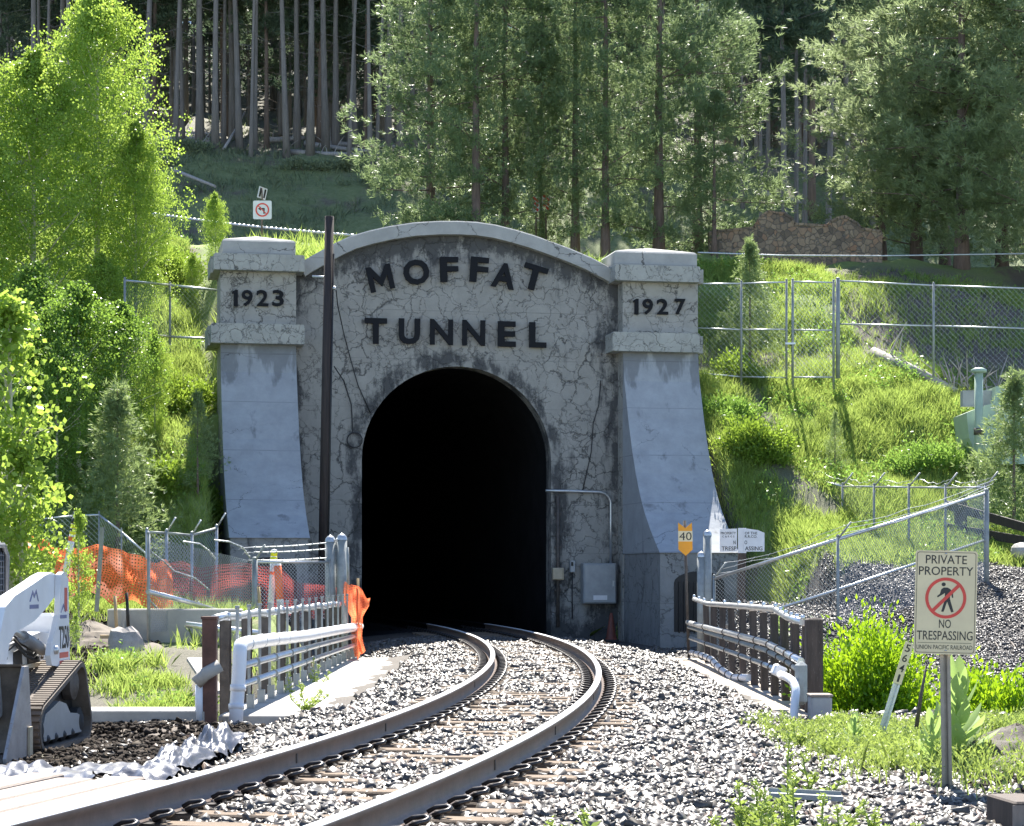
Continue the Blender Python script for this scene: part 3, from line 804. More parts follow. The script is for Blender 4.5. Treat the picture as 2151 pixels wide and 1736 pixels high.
def clip_geo(mb, Y, off):
    """sprung loop that grips the rail foot"""
    c, t, nr = frame(Y)
    for s2 in (-1, 1):
        o = c + nr * (off + s2 * .115) + Vector((0, 0, -.165))
        n2 = nr * s2
        mb.box(o + Vector((0, 0, .0)) + n2 * .035, (.05, .07, .05), Matrix((nr, t, PZ)).transposed(), .008)
        pts = [o - n2 * .045 + t * .05 + Vector((0, 0, .008)), o + n2 * .0 + t * .055 + Vector((0, 0, .035)), o + n2 * .075 + t * .045 + Vector((0, 0, .045)), o + n2 * .105 + t * .01 + Vector((0, 0, .04)), o + n2 * .1 - t * .03 + Vector((0, 0, .03)), o + n2 * .06 - t * .055 + Vector((0, 0, .02)), o + n2 * .01 - t * .05 + Vector((0, 0, .0))]
        mb.tube(pts, .016, 6)
vis = [y for y in ty if 9.6 < y]
rest = MB(); rs = MB()
for i, y in enumerate(vis):
    if i < 88:
        mb = MB(); sleeper_geo(mb, y); so = mb.build('sleeper', M['sleeper'] if y < 54.5 else M['soot_and_shade'], track)  # sleepers past the mouth get the tunnel's shade as colour
    else: sleeper_geo(rs, y)
    for sgn in (-.755, .755):
        if i < 50:
            mb = MB(); clip_geo(mb, y, sgn); plate_geo(mb, y, sgn); mb.build('rail_clip', M['clip'], so)
        elif i < 90: clip_geo(rest, y, sgn); plate_geo(rest, y, sgn)
tag(rest.build('rail_clip', M['clip'], track), kind='stuff')
tag(rs.build('sleeper', M['soot_and_shade'], track), kind='stuff')  # deep sleepers coloured dark for the tunnel's shade

# ------------------------------------------------------------------ bridge under the track
bridge = empty('bridge_deck', (0.2, 34, -.5), 'low concrete bridge carrying the ballasted track over the creek', 'bridge')
mb = MB(); mb.box((.15, 33.9, -.83), (6.7, 18.6, .55)); mb.build('deck', M['conc_grey'], bridge)
for x0, x1 in ((-3.42, -1.75), (2.1, 3.75)):
    mb = MB(); y0 = 24.9
    for j in range(6):
        L_ = 17.8 / 6; mb.box(((x0 + x1) / 2, y0 + L_ * (j + .5), -.47 + random.uniform(-.006, .006)), (x1 - x0, L_ - .03, .14), Matrix.Rotation(random.uniform(-.01, .01), 3, 'Y'), .015)
    mb.build('walkway', M['conc_light'] if x0 < 0 else M['walk_old'], bridge)
def wingwall(x0, x1, y, zt, wid, label):
    o = empty('retaining_wall', ((x0 + x1) / 2, y, -1), label, 'retaining wall')
    mb = MB(); mb.box(((x0 + x1) / 2, y, (zt - 1.5) / 2 - .06), (x1 - x0, wid, 1.5 + zt), None, .02); mb.build('wall_face', M['conc_grey'], o)
    mb = MB(); mb.box(((x0 + x1) / 2, y - .04, zt), (x1 - x0 + .08, wid + .14, .14), None, .015); mb.build('coping', M['conc_light'], o)
wingwall(-9.5, -3.5, 24.55, -.36, .55, 'pale concrete wing wall below the left railing by the creek bank')
wingwall(3.75, 9.0, 23.9, -.43, .3, 'low concrete wing wall in front of the bright green bushes on the right')
# ------------------------------------------------------------------ bridge railings
def rail_thing(label, X0):
    return empty('bridge_railing', (X0, 34, -.4), label, 'railing')
rl = rail_thing('silver pipe railing with a fat white pipe along the left edge of the bridge', -3.35)
def lin(a, b, n): return [a.lerp(b, i / (n - 1)) for i in range(n)]
top = lin(Vector((-3.38, 24.3, .745)), Vector((-3.36, 43.2, .68)), 20)
for i, p in enumerate(top): p.z += .012 * math.sin(i * 2.1)
mb = MB(); mb.tube(top, .045, 8)
for p in top[1:-1]: mb.lathe(p + Vector((0, 0, -.055)), [(.0, 0), (.06, .01), (.06, .1), (0, .11)], 8)
mb.build('top_rail', M['galv'], rl)
for i in range(17):
    y = 25.1 + i * 1.12
    zb = -.42
    mb = MB()
    mb.box((-3.22, y, (zb + .84) / 2 - .0), (.03, .045, .84 - zb)); mb.box((-3.22, y + .1, .2), (.014, .02, 1.2))
    mb.box((-3.20, y, zb + .1), (.09, .09, .2)); mb.tube([(-3.22, y, .84), (-3.22, y, .88)], .03, 6)
    mb.build('baluster', M['galv_dull'], rl)
for i in range(9):
    y = 25.6 + i * 2.05
    mb = MB(); mb.box((-3.42, y, .1), (.10, .13, 1.2)); mb.box((-3.42, y - .02, .1), (.14, .02, 1.2)); mb.build('post', M['steel_dark'], rl)
mb = MB(); mb.box((-3.42, 24.25, .15), (.16, .16, 1.2), None, .015); mb.box((-3.42, 24.25, .755), (.18, .18, .03)); mb.build('end_post', M['rusty'], rl)
pp = empty('insulated_pipe', (-3.15, 24.6, -.35), 'fat white jacketed pipe with an elbow strapped to the left bridge railing', 'pipe')
run = [Vector((-3.08, 43.3, .21)), Vector((-3.08, 38, .27)), Vector((-3.10, 32, .33)), Vector((-3.12, 27, .415)), Vector((-3.13, 25.0, .435))]
elb = [Vector((-3.13, 24.78 - .14 * math.sin(a), .435 - .14 * (1 - math.cos(a)))) for a in np.linspace(.25, 1.5, 6)]
dn = [Vector((-3.14, 24.62, .1)), Vector((-3.16, 24.58, -.25)), Vector((-3.16, 24.5, -.5))]
mb = MB(); mb.tube(run + elb + dn, .082, 14); mb.build('pipe', M['white_pipe'], pp)
for i in range(14):
    mb = MB(); p = run[0].lerp(run[-1], i / 13); y = 25.3 + i * 1.35
    z = float(np.interp(y, [25, 27, 32, 38, 43.3], [.435, .415, .33, .27, .21])); x = float(np.interp(y, [25, 43], [-3.13, -3.08]))
    mb.tube([(x, y - .02, z), (x, y + .02, z)], .09, 14); mb.build('strap', M['galv'], pp)
mb = MB(); mb.tube([(-3.145, 24.6, -.02), (-3.147, 24.6, -.09)], .092, 14); mb.tube([(-3.16, 24.57, -.24), (-3.16, 24.56, -.3)], .092, 14); mb.build('collar', M['white_pipe'], pp)
for z0, z1, r, lb in ((.19, .04, .045, 'upper thin grey conduit strapped below the fat white pipe'), (-.03, -.13, .04, 'lowest thin grey conduit strapped below the fat white pipe')):
    o = empty('conduit_pipe', (-3.13, 25, z0), lb, 'conduit')
    mb = MB(); mb.tube([(-3.13, 24.8, z0), (-3.1, 34, (z0 + z1) / 2 + .01), (-3.08, 43, z1)], r, 8); mb.build('pipe', M['galv'], o)
    for i in range(9): 
        mb = MB(); y = 26 + i * 2; z = lerp(z0, z1, (y - 25) / 18); mb.tube([(-3.11, y, z), (-3.11, y + .04, z)], r + .015, 8); mb.build('strap', M['galv_dull'], o)
o = empty('drain_pipe', (-3.5, 24.4, -.4), 'short rusty white pipe stub with a flat grey bracket beside the end post', 'pipe')
mb = MB(); mb.tube([(-3.53, 24.2, .0), (-3.53, 24.2, -.45)], .05, 10); mb.build('pipe', M['white_pipe'], o)
mb = MB(); mb.tube([(-3.56, 24.15, .02), (-3.46, 24.15, .12), (-3.3, 24.2, .22)], .075, 8); mb.build('bracket', M['conc_light'], o)

rr_ = rail_thing('railing with dark wood posts and kinked silver rail on the right of the bridge', 3.5)
tp = [at(1458, 1259, 41), at(1486, 1269, 38.5), at(1559, 1274, 32.5), at(1627, 1280, 28.6), at(1655, 1298, 27.1), at(1686, 1307, 25.8)]
mb = MB(); mb.tube(tp, .042, 8)
for i in range(14):
    s = i / 13 * 4.999; k = int(s); p = tp[k].lerp(tp[k + 1], s - k); mb.lathe(p + Vector((0, 0, .02)), [(0, 0), (.03, .01), (.025, .06), (0, .07)], 6)
mb.build('top_rail', M['alu_pipe'], rr_)
for i, (x, y) in enumerate(((3.62, 40.6), (3.6, 39), (3.58, 37.2), (3.56, 35.4), (3.55, 33.6), (3.54, 32), (3.53, 30.6), (3.52, 29.3), (3.51, 28.1), (3.5, 27), (3.52, 26.2))):
    zt = float(np.interp(y, [25, 27, 28.6, 42], [.66, .68, .76, .76]))
    mb = MB(); mb.box((x + .07, y, (zt - .55) / 2 - .02), (.10, .16, zt + .5), Matrix.Rotation(random.uniform(-.03, .03), 3, 'Y'), .01); mb.build('post', M['rust_wood'], rr_)
mb = MB(); mb.box((3.60, 25.55, .1), (.2, .2, 1.25), None, .02); mb.build('end_post', M['rust_wood'], rr_)
mb = MB(); mb.box((3.36, 24.9, -.02), (.14, .12, .5), None, .04); mb.build('sleeve', M['galv_dull'], rr_)
for x0, pts, r, m, lb in ((3.4, [at(1445, 1308, 42.4), at(1535, 1331, 34), at(1607, 1350, 29.5), at(1650, 1372, 27.2), at(1683, 1390, 25.6)], .048, 'alu_pipe', 'bright silver pipe strapped midway up the right bridge railing'),
                     (3.4, [at(1447, 1318, 42.5), at(1535, 1344, 34.1), at(1607, 1366, 29.6), at(1650, 1389, 27.3), at(1680, 1410, 25.7)], .036, 'galv_dull', 'dark conduit just under the bright pipe on the right bridge railing'),
                     (3.4, [at(1450, 1341, 42), at(1540, 1372, 33.8), at(1600, 1394, 30), at(1634, 1408, 28.2)], .036, 'galv', 'thin grey pipe on the right railing ending at a white block'),
                     (3.2, [at(1452, 1371, 41.8), at(1475, 1377, 39.6), at(1495, 1386, 37.7), at(1512, 1405, 36), at(1540, 1424, 34), at(1573, 1424, 32)], .055, 'white_pipe', 'white pipe sagging onto the walkway under the right railing')):
    o = empty('pipe_run', pts[len(pts) // 2], lb, 'pipe')
    mb = MB(); mb.tube(pts, r, 9); mb.build('pipe', M[m], o)
    for i in range(1, len(pts) * 2 - 1):
        mb = MB(); s = i / (len(pts) * 2 - 1) * (len(pts) - 1); k = int(s); p = pts[k].lerp(pts[k + 1], s - k); d = (pts[k + 1] - pts[k]).normalized()
        mb.tube([p - d * .025, p + d * .025], r + .012, 9)
        mb.build('strap', M['steel_dark'], o)
o = empty('bent_pipe', at(1672, 1538, 24.4), 'white pipe bending down into the weeds at the near end of the right railing', 'pipe')
mb = MB(); mb.tube([at(1640, 1418, 26), at(1655, 1424, 25.2), at(1668, 1434, 24.8), at(1672, 1450, 24.6), at(1668, 1500, 24.5), at(1664, 1550, 24.4)], .05, 9); mb.build('pipe', M['white_pipe'], o)
mb = MB(); mb.box(at(1636, 1410, 26.2), (.16, .25, .14), Matrix.Rotation(.4, 3, 'Y'), .02); mb.build('joint_block', M['white_pipe'], o)
o = empty('concrete_block', at(1718, 1500, 24.2), 'square concrete block at the near end of the right railing', 'concrete block')
mb = MB(); mb.box(at(1722, 1490, 24.4), (.24, .3, .3), None, .02); mb.build('block', M['conc_grey'], o)
mb = MB(); mb.box(at(1722, 1490, 24.4) + Vector((0, 0, .16)), (.26, .32, .03), None, .008); mb.build('cap', M['plank'], o)

# ------------------------------------------------------------------ fences
def wires(mb, b0, b1, t0, t1, sp=.09, r=.0035):
    L_ = (b1 - b0).length; Hh = ((t0 - b0).length + (t1 - b1).length) / 2
    def P(s, h):
        return b0.lerp(b1, s / L_).lerp(t0.lerp(t1, s / L_), h / Hh)
    k = -Hh
    while k < L_:
        s0, s1 = max(0, k), min(L_, k + Hh)
        if s1 - s0 > .02:
            for flip in (0, 1):
                p, q_ = (P(s0, s0 - k), P(s1, s1 - k)) if not flip else (P(L_ - s0, s0 - k), P(L_ - s1, s1 - k))
                mb.tube([p, q_], r, 3, False, False)
        k += sp
def fence(name, label, posts, rails=(1.0,), arms=(), barbs=0, mesh=True, sp=.09, prad=.03, thick=(), wr=.0035, group=None, m='galv_dull', rm='galv', overhang=.06, rrad=.024):
    """posts: (X, Y, z bottom, z top)"""
    o = empty(name, Vector(posts[0][:3]), label, 'fence', group)
    B = [Vector((p[0], p[1], p[2])) for p in posts]; T = [Vector((p[0], p[1], p[3])) for p in posts]
    for i, (b, t) in enumerate(zip(B, T)):
        mb = MB(); rad = prad * (1.9 if i in thick else 1)
        mb.tube([b - Vector((0, 0, .3)), t + Vector((0, 0, overhang))], rad, 8); mb.tube([t + Vector((0, 0, overhang)), t + Vector((0, 0, overhang + .03))], [rad * 1.15, rad * .5], 8)
        po = mb.build('post', M[m], o)
        if i in arms:
            mb = MB(); mb.tube([t + Vector((0, 0, .0)), t + Vector((.22, -.2, .32))], .02, 5); mb.build('barb_arm', M[m], po)
    for f in rails:
        mb = MB()
        for i in range(len(B) - 1): mb.tube([B[i].lerp(T[i], f), B[i + 1].lerp(T[i + 1], f)], rrad, 6)
        mb.build('rail', M[rm], o)
    if mesh:
        mb = MB()
        for i in range(len(B) - 1): wires(mb, B[i], B[i + 1], T[i], T[i + 1], sp, wr)
        mb.build('chain_link', M['wire'], o)
    for k in range(barbs):
        mb = MB()
        for i in range(len(B) - 1):
            a = T[i] + Vector((.06 * (k + 1), -.05 * (k + 1), .1 * (k + 1))); b = T[i + 1] + Vector((.06 * (k + 1), -.05 * (k + 1), .1 * (k + 1)))
            pts = [a.lerp(b, s) + Vector((0, 0, -.12 * math.sin(math.pi * s) * random.uniform(.6, 1.2) + random.uniform(-.02, .02))) for s in np.linspace(0, 1, 9)]
            mb.tube(pts, .005, 4, False)
            for p in pts[1:-1:1]: mb.tube([p + Vector((-.03, 0, -.03)), p + Vector((.03, .01, .03))], .004, 3, False)
        mb.build('barbed_wire', M['wire'], o)
    return o
def fp(x, yb, yt, Y):
    b = at(x, yb, Y); t = at(x, yt, Y); return (b.x, Y, b.z, t.z)
# right side, sloping fence above the gravel bank
fence('chain_link_fence', 'chain link fence climbing the gravel bank from the right railing to a corner post', [fp(1500, 1380, 1216, 42.5), fp(1760, 1352, 1133, 40.5), fp(2072, 1230, 1036, 44.8)], (1.0,), (0, 1), 3, True, .085, .03, (2,), .004, rrad=.034)
mb = MB(); mb.tube([at(1500, 1322, 42.5), at(1760, 1239, 40.5), at(2072, 1134, 44.8)], .03, 6); mb.build('rail', M['galv'], [o for o in bpy.data.objects if o.name.startswith('chain_link_fence')][-1])
fence('chain_link_fence', 'chain link fence at the foot of the grassy slope behind the gravel bank', [fp(1527, 1090, 1002, 56), fp(1714, 1130, 1008, 53.5), fp(1770, 1178, 1022, 52), fp(1836, 1186, 1023, 50), fp(1909, 1192, 1024, 48.5), fp(1986, 1205, 1025, 47), fp(2070, 1228, 1024, 45.2)], (1.0,), (2, 3, 4, 5, 6), 2, True, .1, .028, (0, 1), .003)
for x, yt, lb in ((1473, 1160, 'shorter of the two round steel posts at the far end of the right railing'), (1486, 1115, 'taller of the two round steel posts at the far end of the right railing')):
    o = empty('steel_post', at(x, 1380, 43), lb, 'post')
    mb = MB(); b = at(x, 1385, 43); t = at(x, yt, 43); mb.tube([b, t - Vector((0, 0, .1))], .085, 12); mb.build('post', M['galv_dull'], o)
    mb = MB(); mb.lathe(t - Vector((0, 0, .1)), [(.09, 0), (.085, .05), (.06, .09), (0, .115)], 12); mb.build('cap', M['galv'], o)
# upper fence around the top of the portal
def hillfence(label, cols, rails, **kw):
    return fence('chain_link_fence', label, [fp(*c) for c in cols], rails, **kw)
hillfence('tall chain link fence on the hill between the 1927 pillar and the gate', [(1462, 786, 597, 58.5), (1557, 794, 596, 58.3), (1652, 796, 593, 58.2)], (1.0, .51, .01), sp=.15, prad=.032, wr=.0022)
g = hillfence('narrow chain link gate with a latch in the hill fence above the footpath', [(1665, 795, 592, 58.1), (1751, 795, 594, 58.1)], (1.0, .5, .01), sp=.12, prad=.035, wr=.003)
g.name = 'fence_gate'; g['category'] = 'gate'
mb = MB(); mb.box(at(1660, 722, 58.05), (.28, .06, .05)); mb.build('latch', M['galv'], g)
hillfence('tall chain link hill fence running right from the gate past the dead wood', [(1760, 772, 590, 58.1), (1961, 770, 600, 57.5), (2175, 775, 607, 57)], (1.0, .5), sp=.15, prad=.032, thick=(0,), wr=.0022)
hillfence('chain link fence on the left hillside between the aspens and the 1923 pillar', [(262, 790, 590, 54), (357, 800, 599, 57), (470, 800, 612, 57.5)], (1.0, .46), sp=.13, prad=.032, wr=.0025, rrad=.034)
# left side fences by the creek
o = fence('chain_link_fence', 'chain link fence with three strands of barbed wire left of the twin steel posts', [fp(312, 1330, 1128, 37.5), fp(535, 1312, 1180, 41.5), fp(692, 1300, 1182, 42.5)], (), (1,), 0, True, .075, .03, (1,), .004)
mb = MB(); mb.tube([at(535, 1181, 41.5), at(692, 1181, 42.5)], .03, 6); mb.build('rail', M['galv'], o)
mb = MB(); mb.tube([at(310, 1243, 37.4), at(400, 1266, 38.6), at(472, 1288, 39.8)], .045, 6); mb.build('rail', M['galv'], o)
for k, (ya, yb) in enumerate(((1150, 1140), (1160, 1153), (1176, 1172))):
    mb = MB(); pts = [at(505 + 8 * k, ya + 2, 41.2)] + [at(x, lerp(ya, yb, (x - 505) / 190) + 3 * math.sin((x - 505) / 60.), 41.8) for x in range(535, 700, 15)]
    mb.tube(pts, .012, 4, False)
    for p in pts: mb.tube([p + Vector((-.035, 0, -.03)), p + Vector((.03, 0, .035))], .008, 3, False)
    mb.build('barbed_wire', M['wire'], o)
o2 = empty('loose_wire', at(400, 1200, 39.5), 'loose curls of barbed wire sagging off the left creek fence', 'barbed wire')
mb = MB()
for pts in ([(318, 1160), (345, 1180), (365, 1200), (410, 1215), (440, 1240)], [(385, 1138), (420, 1143), (440, 1158), (452, 1175)], [(450, 1135), (480, 1138), (510, 1150), (525, 1172)], [(315, 1262), (350, 1300), (395, 1335), (450, 1372)], [(410, 1255), (430, 1290), (480, 1310), (520, 1318)]):
    P = [at(x, y, 39.6 + i * .2) for i, (x, y) in enumerate(pts)]
    mb.tube(P, .016, 4, False)
    for i in range(len(P) - 1):
        for s in (.25, .5, .75):
            p = P[i].lerp(P[i + 1], s); mb.tube([p + Vector((-.04, 0, .02)), p + Vector((.04, 0, -.02))], .008, 3, False)
mb.build('wire', M['wire'], o2)
fence('chain_link_fence', 'grey chain link fence with angled barb arms against the left buttress, behind the orange net', [fp(309, 1300, 1118, 45), fp(350, 1300, 1120, 45.2), fp(403, 1310, 1125, 45.5), fp(455, 1300, 1110, 46.5)], (1.0,), (1, 2, 3), 0, True, .09, .035, (), .004, m='galv', rm='galv_dull', rrad=.03)
fence('chain_link_fence', 'low chain link fence bending down the grassy bank behind the orange net', [fp(85, 1200, 1091, 45.5), fp(155, 1190, 1084, 45.5), fp(208, 1190, 1082, 45.5), fp(255, 1230, 1118, 45.3), fp(308, 1270, 1165, 45)], (1.0,), (), 0, True, .11, .018, (), .003)
for x, yt, lb in ((694, 1128, 'left one of the pair of round topped steel posts beside the orange net end'), (718, 1124, 'right one of the pair of round topped steel posts beside the orange net end')):
    o = empty('steel_post', at(x, 1385, 42.5), lb, 'post')
    b = at(x, 1388, 42.6); t = at(x, yt, 42.6)
    mb = MB(); mb.tube([b, t - Vector((0, 0, .1))], .105, 14); mb.build('post', M['galv_dull'], o)
    mb = MB(); mb.lathe(t - Vector((0, 0, .1)), [(.112, 0), (.10, .06), (.06, .11), (0, .135)], 14); mb.build('cap', M['galv'], o)
# dark timber rail fence at the right edge
o = empty('timber_fence', at(2018, 1190, 50), 'dark timber rail fence in the grass at the right edge', 'fence')
mb = MB(); mb.box(at(2018, 1120, 50), (.26, .26, 1.5), None, .02); mb.build('post', M['rust_wood'], o)
for a, b in (((1985, 1060), (2200, 1122)), ((1985, 1108), (2200, 1145))):
    p, q_ = at(*a, 50.2), at(*b, 46.5); d = q_ - p
    mb = MB(); mb.box((p + q_) / 2, (d.length, .07, .2), Matrix((d.normalized(), Vector((-d.y, d.x, 0)).normalized(), d.normalized().cross(Vector((-d.y, d.x, 0)).normalized()))).transposed()); mb.build('rail', M['pole'], o)
# white guard bars left of the 1923 pillar
o = empty('guard_rail', at(425, 710, 62), 'white metal guard rail half hidden behind the 1923 pillar', 'guard rail')
for x, Y in ((392, 62), (388, 62.5), (480, 62.5)):
    mb = MB(); mb.box(at(x, 690, Y), (.17, .12, .75)); mb.build('post', M['sign_white'], o)
for y in (668, 690):
    mb = MB(); mb.box(at(436, y, 61.9), (1.25, .06, .13)); mb.build('rail', M['sign_white'], o)

# ------------------------------------------------------------------ utility pole, wires
o = empty('utility_pole', at(676, 1345, 51.2), 'dark creosoted utility pole standing against the left side of the tunnel wall', 'utility pole')
b = at(676, 1350, 51.2); t = at(692, 455, 51.2)
mb = MB(); mb.tube([b, b.lerp(t, .5), t], [.125, .118, .108], 14); mb.build('pole', M['pole'], o)
mb = MB(); mb.tube([b + Vector((.12, -.06, .3)), b.lerp(t, .5) + Vector((.115, -.06, 0)), t + Vector((.105, -.06, -.9))], .025, 6); mb.build('conduit', M['black_metal'], o)
mb = MB(); mb.tube([t + Vector((-.42, .1, -1.42)), t + Vector((.1, .1, -1.44))], .03, 6); mb.tube([t + Vector((.1, -.1, -1.72)), t + Vector((.17, -.12, -1.74))], .045, 8); mb.build('bracket', M['galv'], o)
o = empty('steel_cable', at(515, 470, 76), 'twisted steel guard cable crossing the dark bank left of the pole', 'cable')
mb = MB(); a, b = at(200, 430, 77), at(760, 496, 71)
mb.tube([a.lerp(b, s) + Vector((0, 0, -.12 * math.sin(math.pi * s))) for s in np.linspace(0, 1, 16)], .035, 6)
for s in np.linspace(0, 1, 60):
    p = a.lerp(b, s) + Vector((0, 0, -.12 * math.sin(math.pi * s))); mb.tube([p + Vector((-.05, 0, .0)), p + Vector((.05, 0, 0))], .046, 5)
mb.build('cable', M['galv'], o)
o = empty('steel_cable', at(1800, 535, 66), 'thin bright cable strung level across the stone wall on the right', 'cable')
mb = MB(); mb.tube([at(1466, 531, 64), at(1640, 537, 65), at(1850, 538, 66), at(2180, 533, 67)], .026, 6); mb.build('cable', M['galv'], o)
for x, y, Y, nm in ((2020, 540, 66.5, 'a'),):
    pass

# ------------------------------------------------------------------ signs
def rrect(w_, h_, r, n=5):
    out = []
    for cx_, cy_, a0 in ((w_ / 2 - r, h_ / 2 - r, 0), (-w_ / 2 + r, h_ / 2 - r, 90), (-w_ / 2 + r, -h_ / 2 + r, 180), (w_ / 2 - r, -h_ / 2 + r, 270)):
        for k in range(n + 1):
            a = R(a0 + 90 * k / n); out.append((cx_ + r * math.cos(a), cy_ + r * math.sin(a)))
    return out
SY = 15.6
so = empty('no_trespassing_sign', at(1987, 1652, SY), 'cream private property no trespassing sign on a steel post in the right foreground', 'sign')
tl = R(-1.3)
ax = Vector((math.cos(tl), 0, math.sin(tl))); az = Vector((0, -1, 0)); ay = Vector((-math.sin(tl), 0, math.cos(tl)))
k_ = SY / F
sc0 = at(1983.5, 1266, SY) + az * .05
def sp(x, y): return sc0 + ax * ((x - 1983.5) * k_) + ay * ((1266 - y) * k_)
mb = MB(); mb.prism(rrect(130 * k_, 217 * k_, .022), sc0, ax, ay, az, -.004, 0); pan = mb.build('sign_panel', M['sign_tan'], so)
mb = MB()
oo = rrect(124 * k_, 211 * k_, .019); ii = rrect(121.5 * k_, 208.5 * k_, .017); n = len(oo)
mb.add([sc0 + ax * a + ay * b_ + az * .0008 for a, b_ in oo + ii], [(i, (i + 1) % n, n + (i + 1) % n, n + i) for i in range(n)]); mb.build('border', M['sign_back'], pan)
mb = MB()
for tx, y, wd, hh in (('PRIVATE', 1176, 86, 18), ('PROPERTY', 1200, 114, 18), ('NO', 1310.5, 25, 18), ('TRESPASSING', 1335, 117, 19), ('UNION PACIFIC RAILROAD', 1359.5, 117, 9)):
    put_text(mb, tx, sp(1983, y), ax, ay, az, wd * k_, hh * k_, .001, .004 if hh > 10 else 0, .0006)
mb.prism([(-56 * k_, -.4 * k_), (56 * k_, -.4 * k_), (56 * k_, .4 * k_), (-56 * k_, .4 * k_)], sp(1983, 1350.5), ax, ay, az, .0004, .0012)
mb.build('lettering', M['sign_black'], pan)
def P2(mb, pts, d0, d1): mb.prism([((x - 1983.5) * k_, (1266 - y) * k_) for x, y in pts], sc0, ax, ay, az, d0, d1)
cx0, cy0 = 1983.5, 1256.5
mb = MB()
P2(mb, [(cx0 - 5 + 4.4 * math.cos(a), cy0 - 28.5 + 4 * math.sin(a)) for a in np.linspace(0, 2 * math.pi, 15)[:-1]], .0005, .0014)
P2(mb, [(1971, 1248), (1974, 1238), (1979, 1234.5), (1987, 1234.5), (1993, 1238), (1998.5, 1245), (1999, 1256), (1996.5, 1256), (1995, 1248), (1992, 1247), (1992.5, 1259), (2000.5, 1285), (1995.5, 1286.5), (1986.5, 1264), (1979.5, 1285.5), (1974.5, 1285), (1981, 1262), (1981.5, 1246), (1977, 1249), (1966.5, 1255.5), (1965, 1253)], .0005, .0014)
mb.build('pictogram', M['sign_black'], pan)
mb = MB()
n = 48; ro, ri = 43, 36.5
vv = [sp(cx0 + r_ * math.cos(2 * math.pi * i / n), cy0 + r_ * math.sin(2 * math.pi * i / n)) + az * d for d in (.0015, .0022) for r_ in (ro, ri) for i in range(n)]
ff = []
for i in range(n):
    j = (i + 1) % n
    ff += [(2 * n + i, 2 * n + j, 3 * n + j, 3 * n + i), (i, j, 2 * n + j, 2 * n + i), (n + i, 3 * n + i, 3 * n + j, n + j)]
mb.add(vv, ff)
q0 = 37.0; hw = 3.6; d_ = math.sqrt(.5)
P2(mb, [(cx0 - q0 * d_ - hw * d_, cy0 + q0 * d_ - hw * d_), (cx0 - q0 * d_ + hw * d_, cy0 + q0 * d_ + hw * d_), (cx0 + q0 * d_ + hw * d_, cy0 - q0 * d_ + hw * d_), (cx0 + q0 * d_ - hw * d_, cy0 - q0 * d_ - hw * d_)], .0015, .0021)
mb.build('prohibition_ring', M['sign_red'], pan)
mb = MB()
for x, y in ((1982, 1163.5), (1985.5, 1366.5)): mb.lathe(sp(x, y), [(0, -.004), (.009, -.004), (.009, .004), (0, .006)], 8)
mb.build('bolt', M['galv'], pan)
mb = MB()
pb, pt = at(1990, 1662, SY), at(1982, 1156, SY)
pax = (pt - pb).normalized()
sx = Vector((1, 0, 0))
for dx, wd, dp, yo in ((-.027, .020, .012, -.012), (.027, .020, .012, -.012), (0, .026, .008, .012), (-.0145, .006, .03, 0), (.0145, .006, .03, 0)):
    c = (pb + pt) / 2 + sx * dx + Vector((0, yo + .02, 0))
    mb.box(c, (wd, dp, (pt - pb).length), Matrix((sx, pax.cross(sx), pax)).transposed())
mb.build('post', M['post_steel'], so)
# leaning number post
o = empty('number_post', at(1848, 1552, 20), 'leaning steel channel post with the number 5641 in front of the bush', 'number post')
a, b = at(1846, 1556, 20), at(1910, 1350, 20)
ax_ = (b - a).normalized(); sx = ax_.cross(Vector((0, 1, 0))).normalized() * 1.0
if sx.x < 0: sx = -sx
mb = MB()
for dx, wd, dp, yo in ((-.026, .016, .01, -.01), (.026, .016, .01, -.01), (0, .024, .008, .012), (-.014, .005, .026, 0), (.014, .005, .026, 0)):
    mb.box((a + b) / 2 + sx * dx + Vector((0, yo, 0)), (wd, dp, (b - a).length), Matrix((sx, ax_.cross(sx), ax_)).transposed())
mb.build('post', M['galv'], o)
c = a.lerp(b, .79); mb = MB(); mb.box(c + Vector((0, -.022, 0)), (.082, .004, .40), Matrix((sx, ax_.cross(sx), ax_)).transposed()); pl = mb.build('number_plate', M['sign_tan'], o)
mb = MB()
for i, ch in enumerate('5641'): put_text(mb, ch, c + Vector((0, -.0245, 0)) + ax_ * (.145 - i * .097), sx, ax_, Vector((0, -1, 0)), .046 if ch != '1' else .02, .072, .001, .012, .0)
mb.build('lettering', M['sign_black'], pl)
o = empty('rusty_stake', at(1926, 1515, 20.5), 'thin rusty stake leaning between the number post and the sign post', 'stake')
mb = MB(); mb.tube([at(1924, 1535, 20.5), at(1935, 1460, 20.5), at(1946, 1398, 20.5)], [.022, .018, .008], 6); mb.build('stake', M['steel_dark'], o)
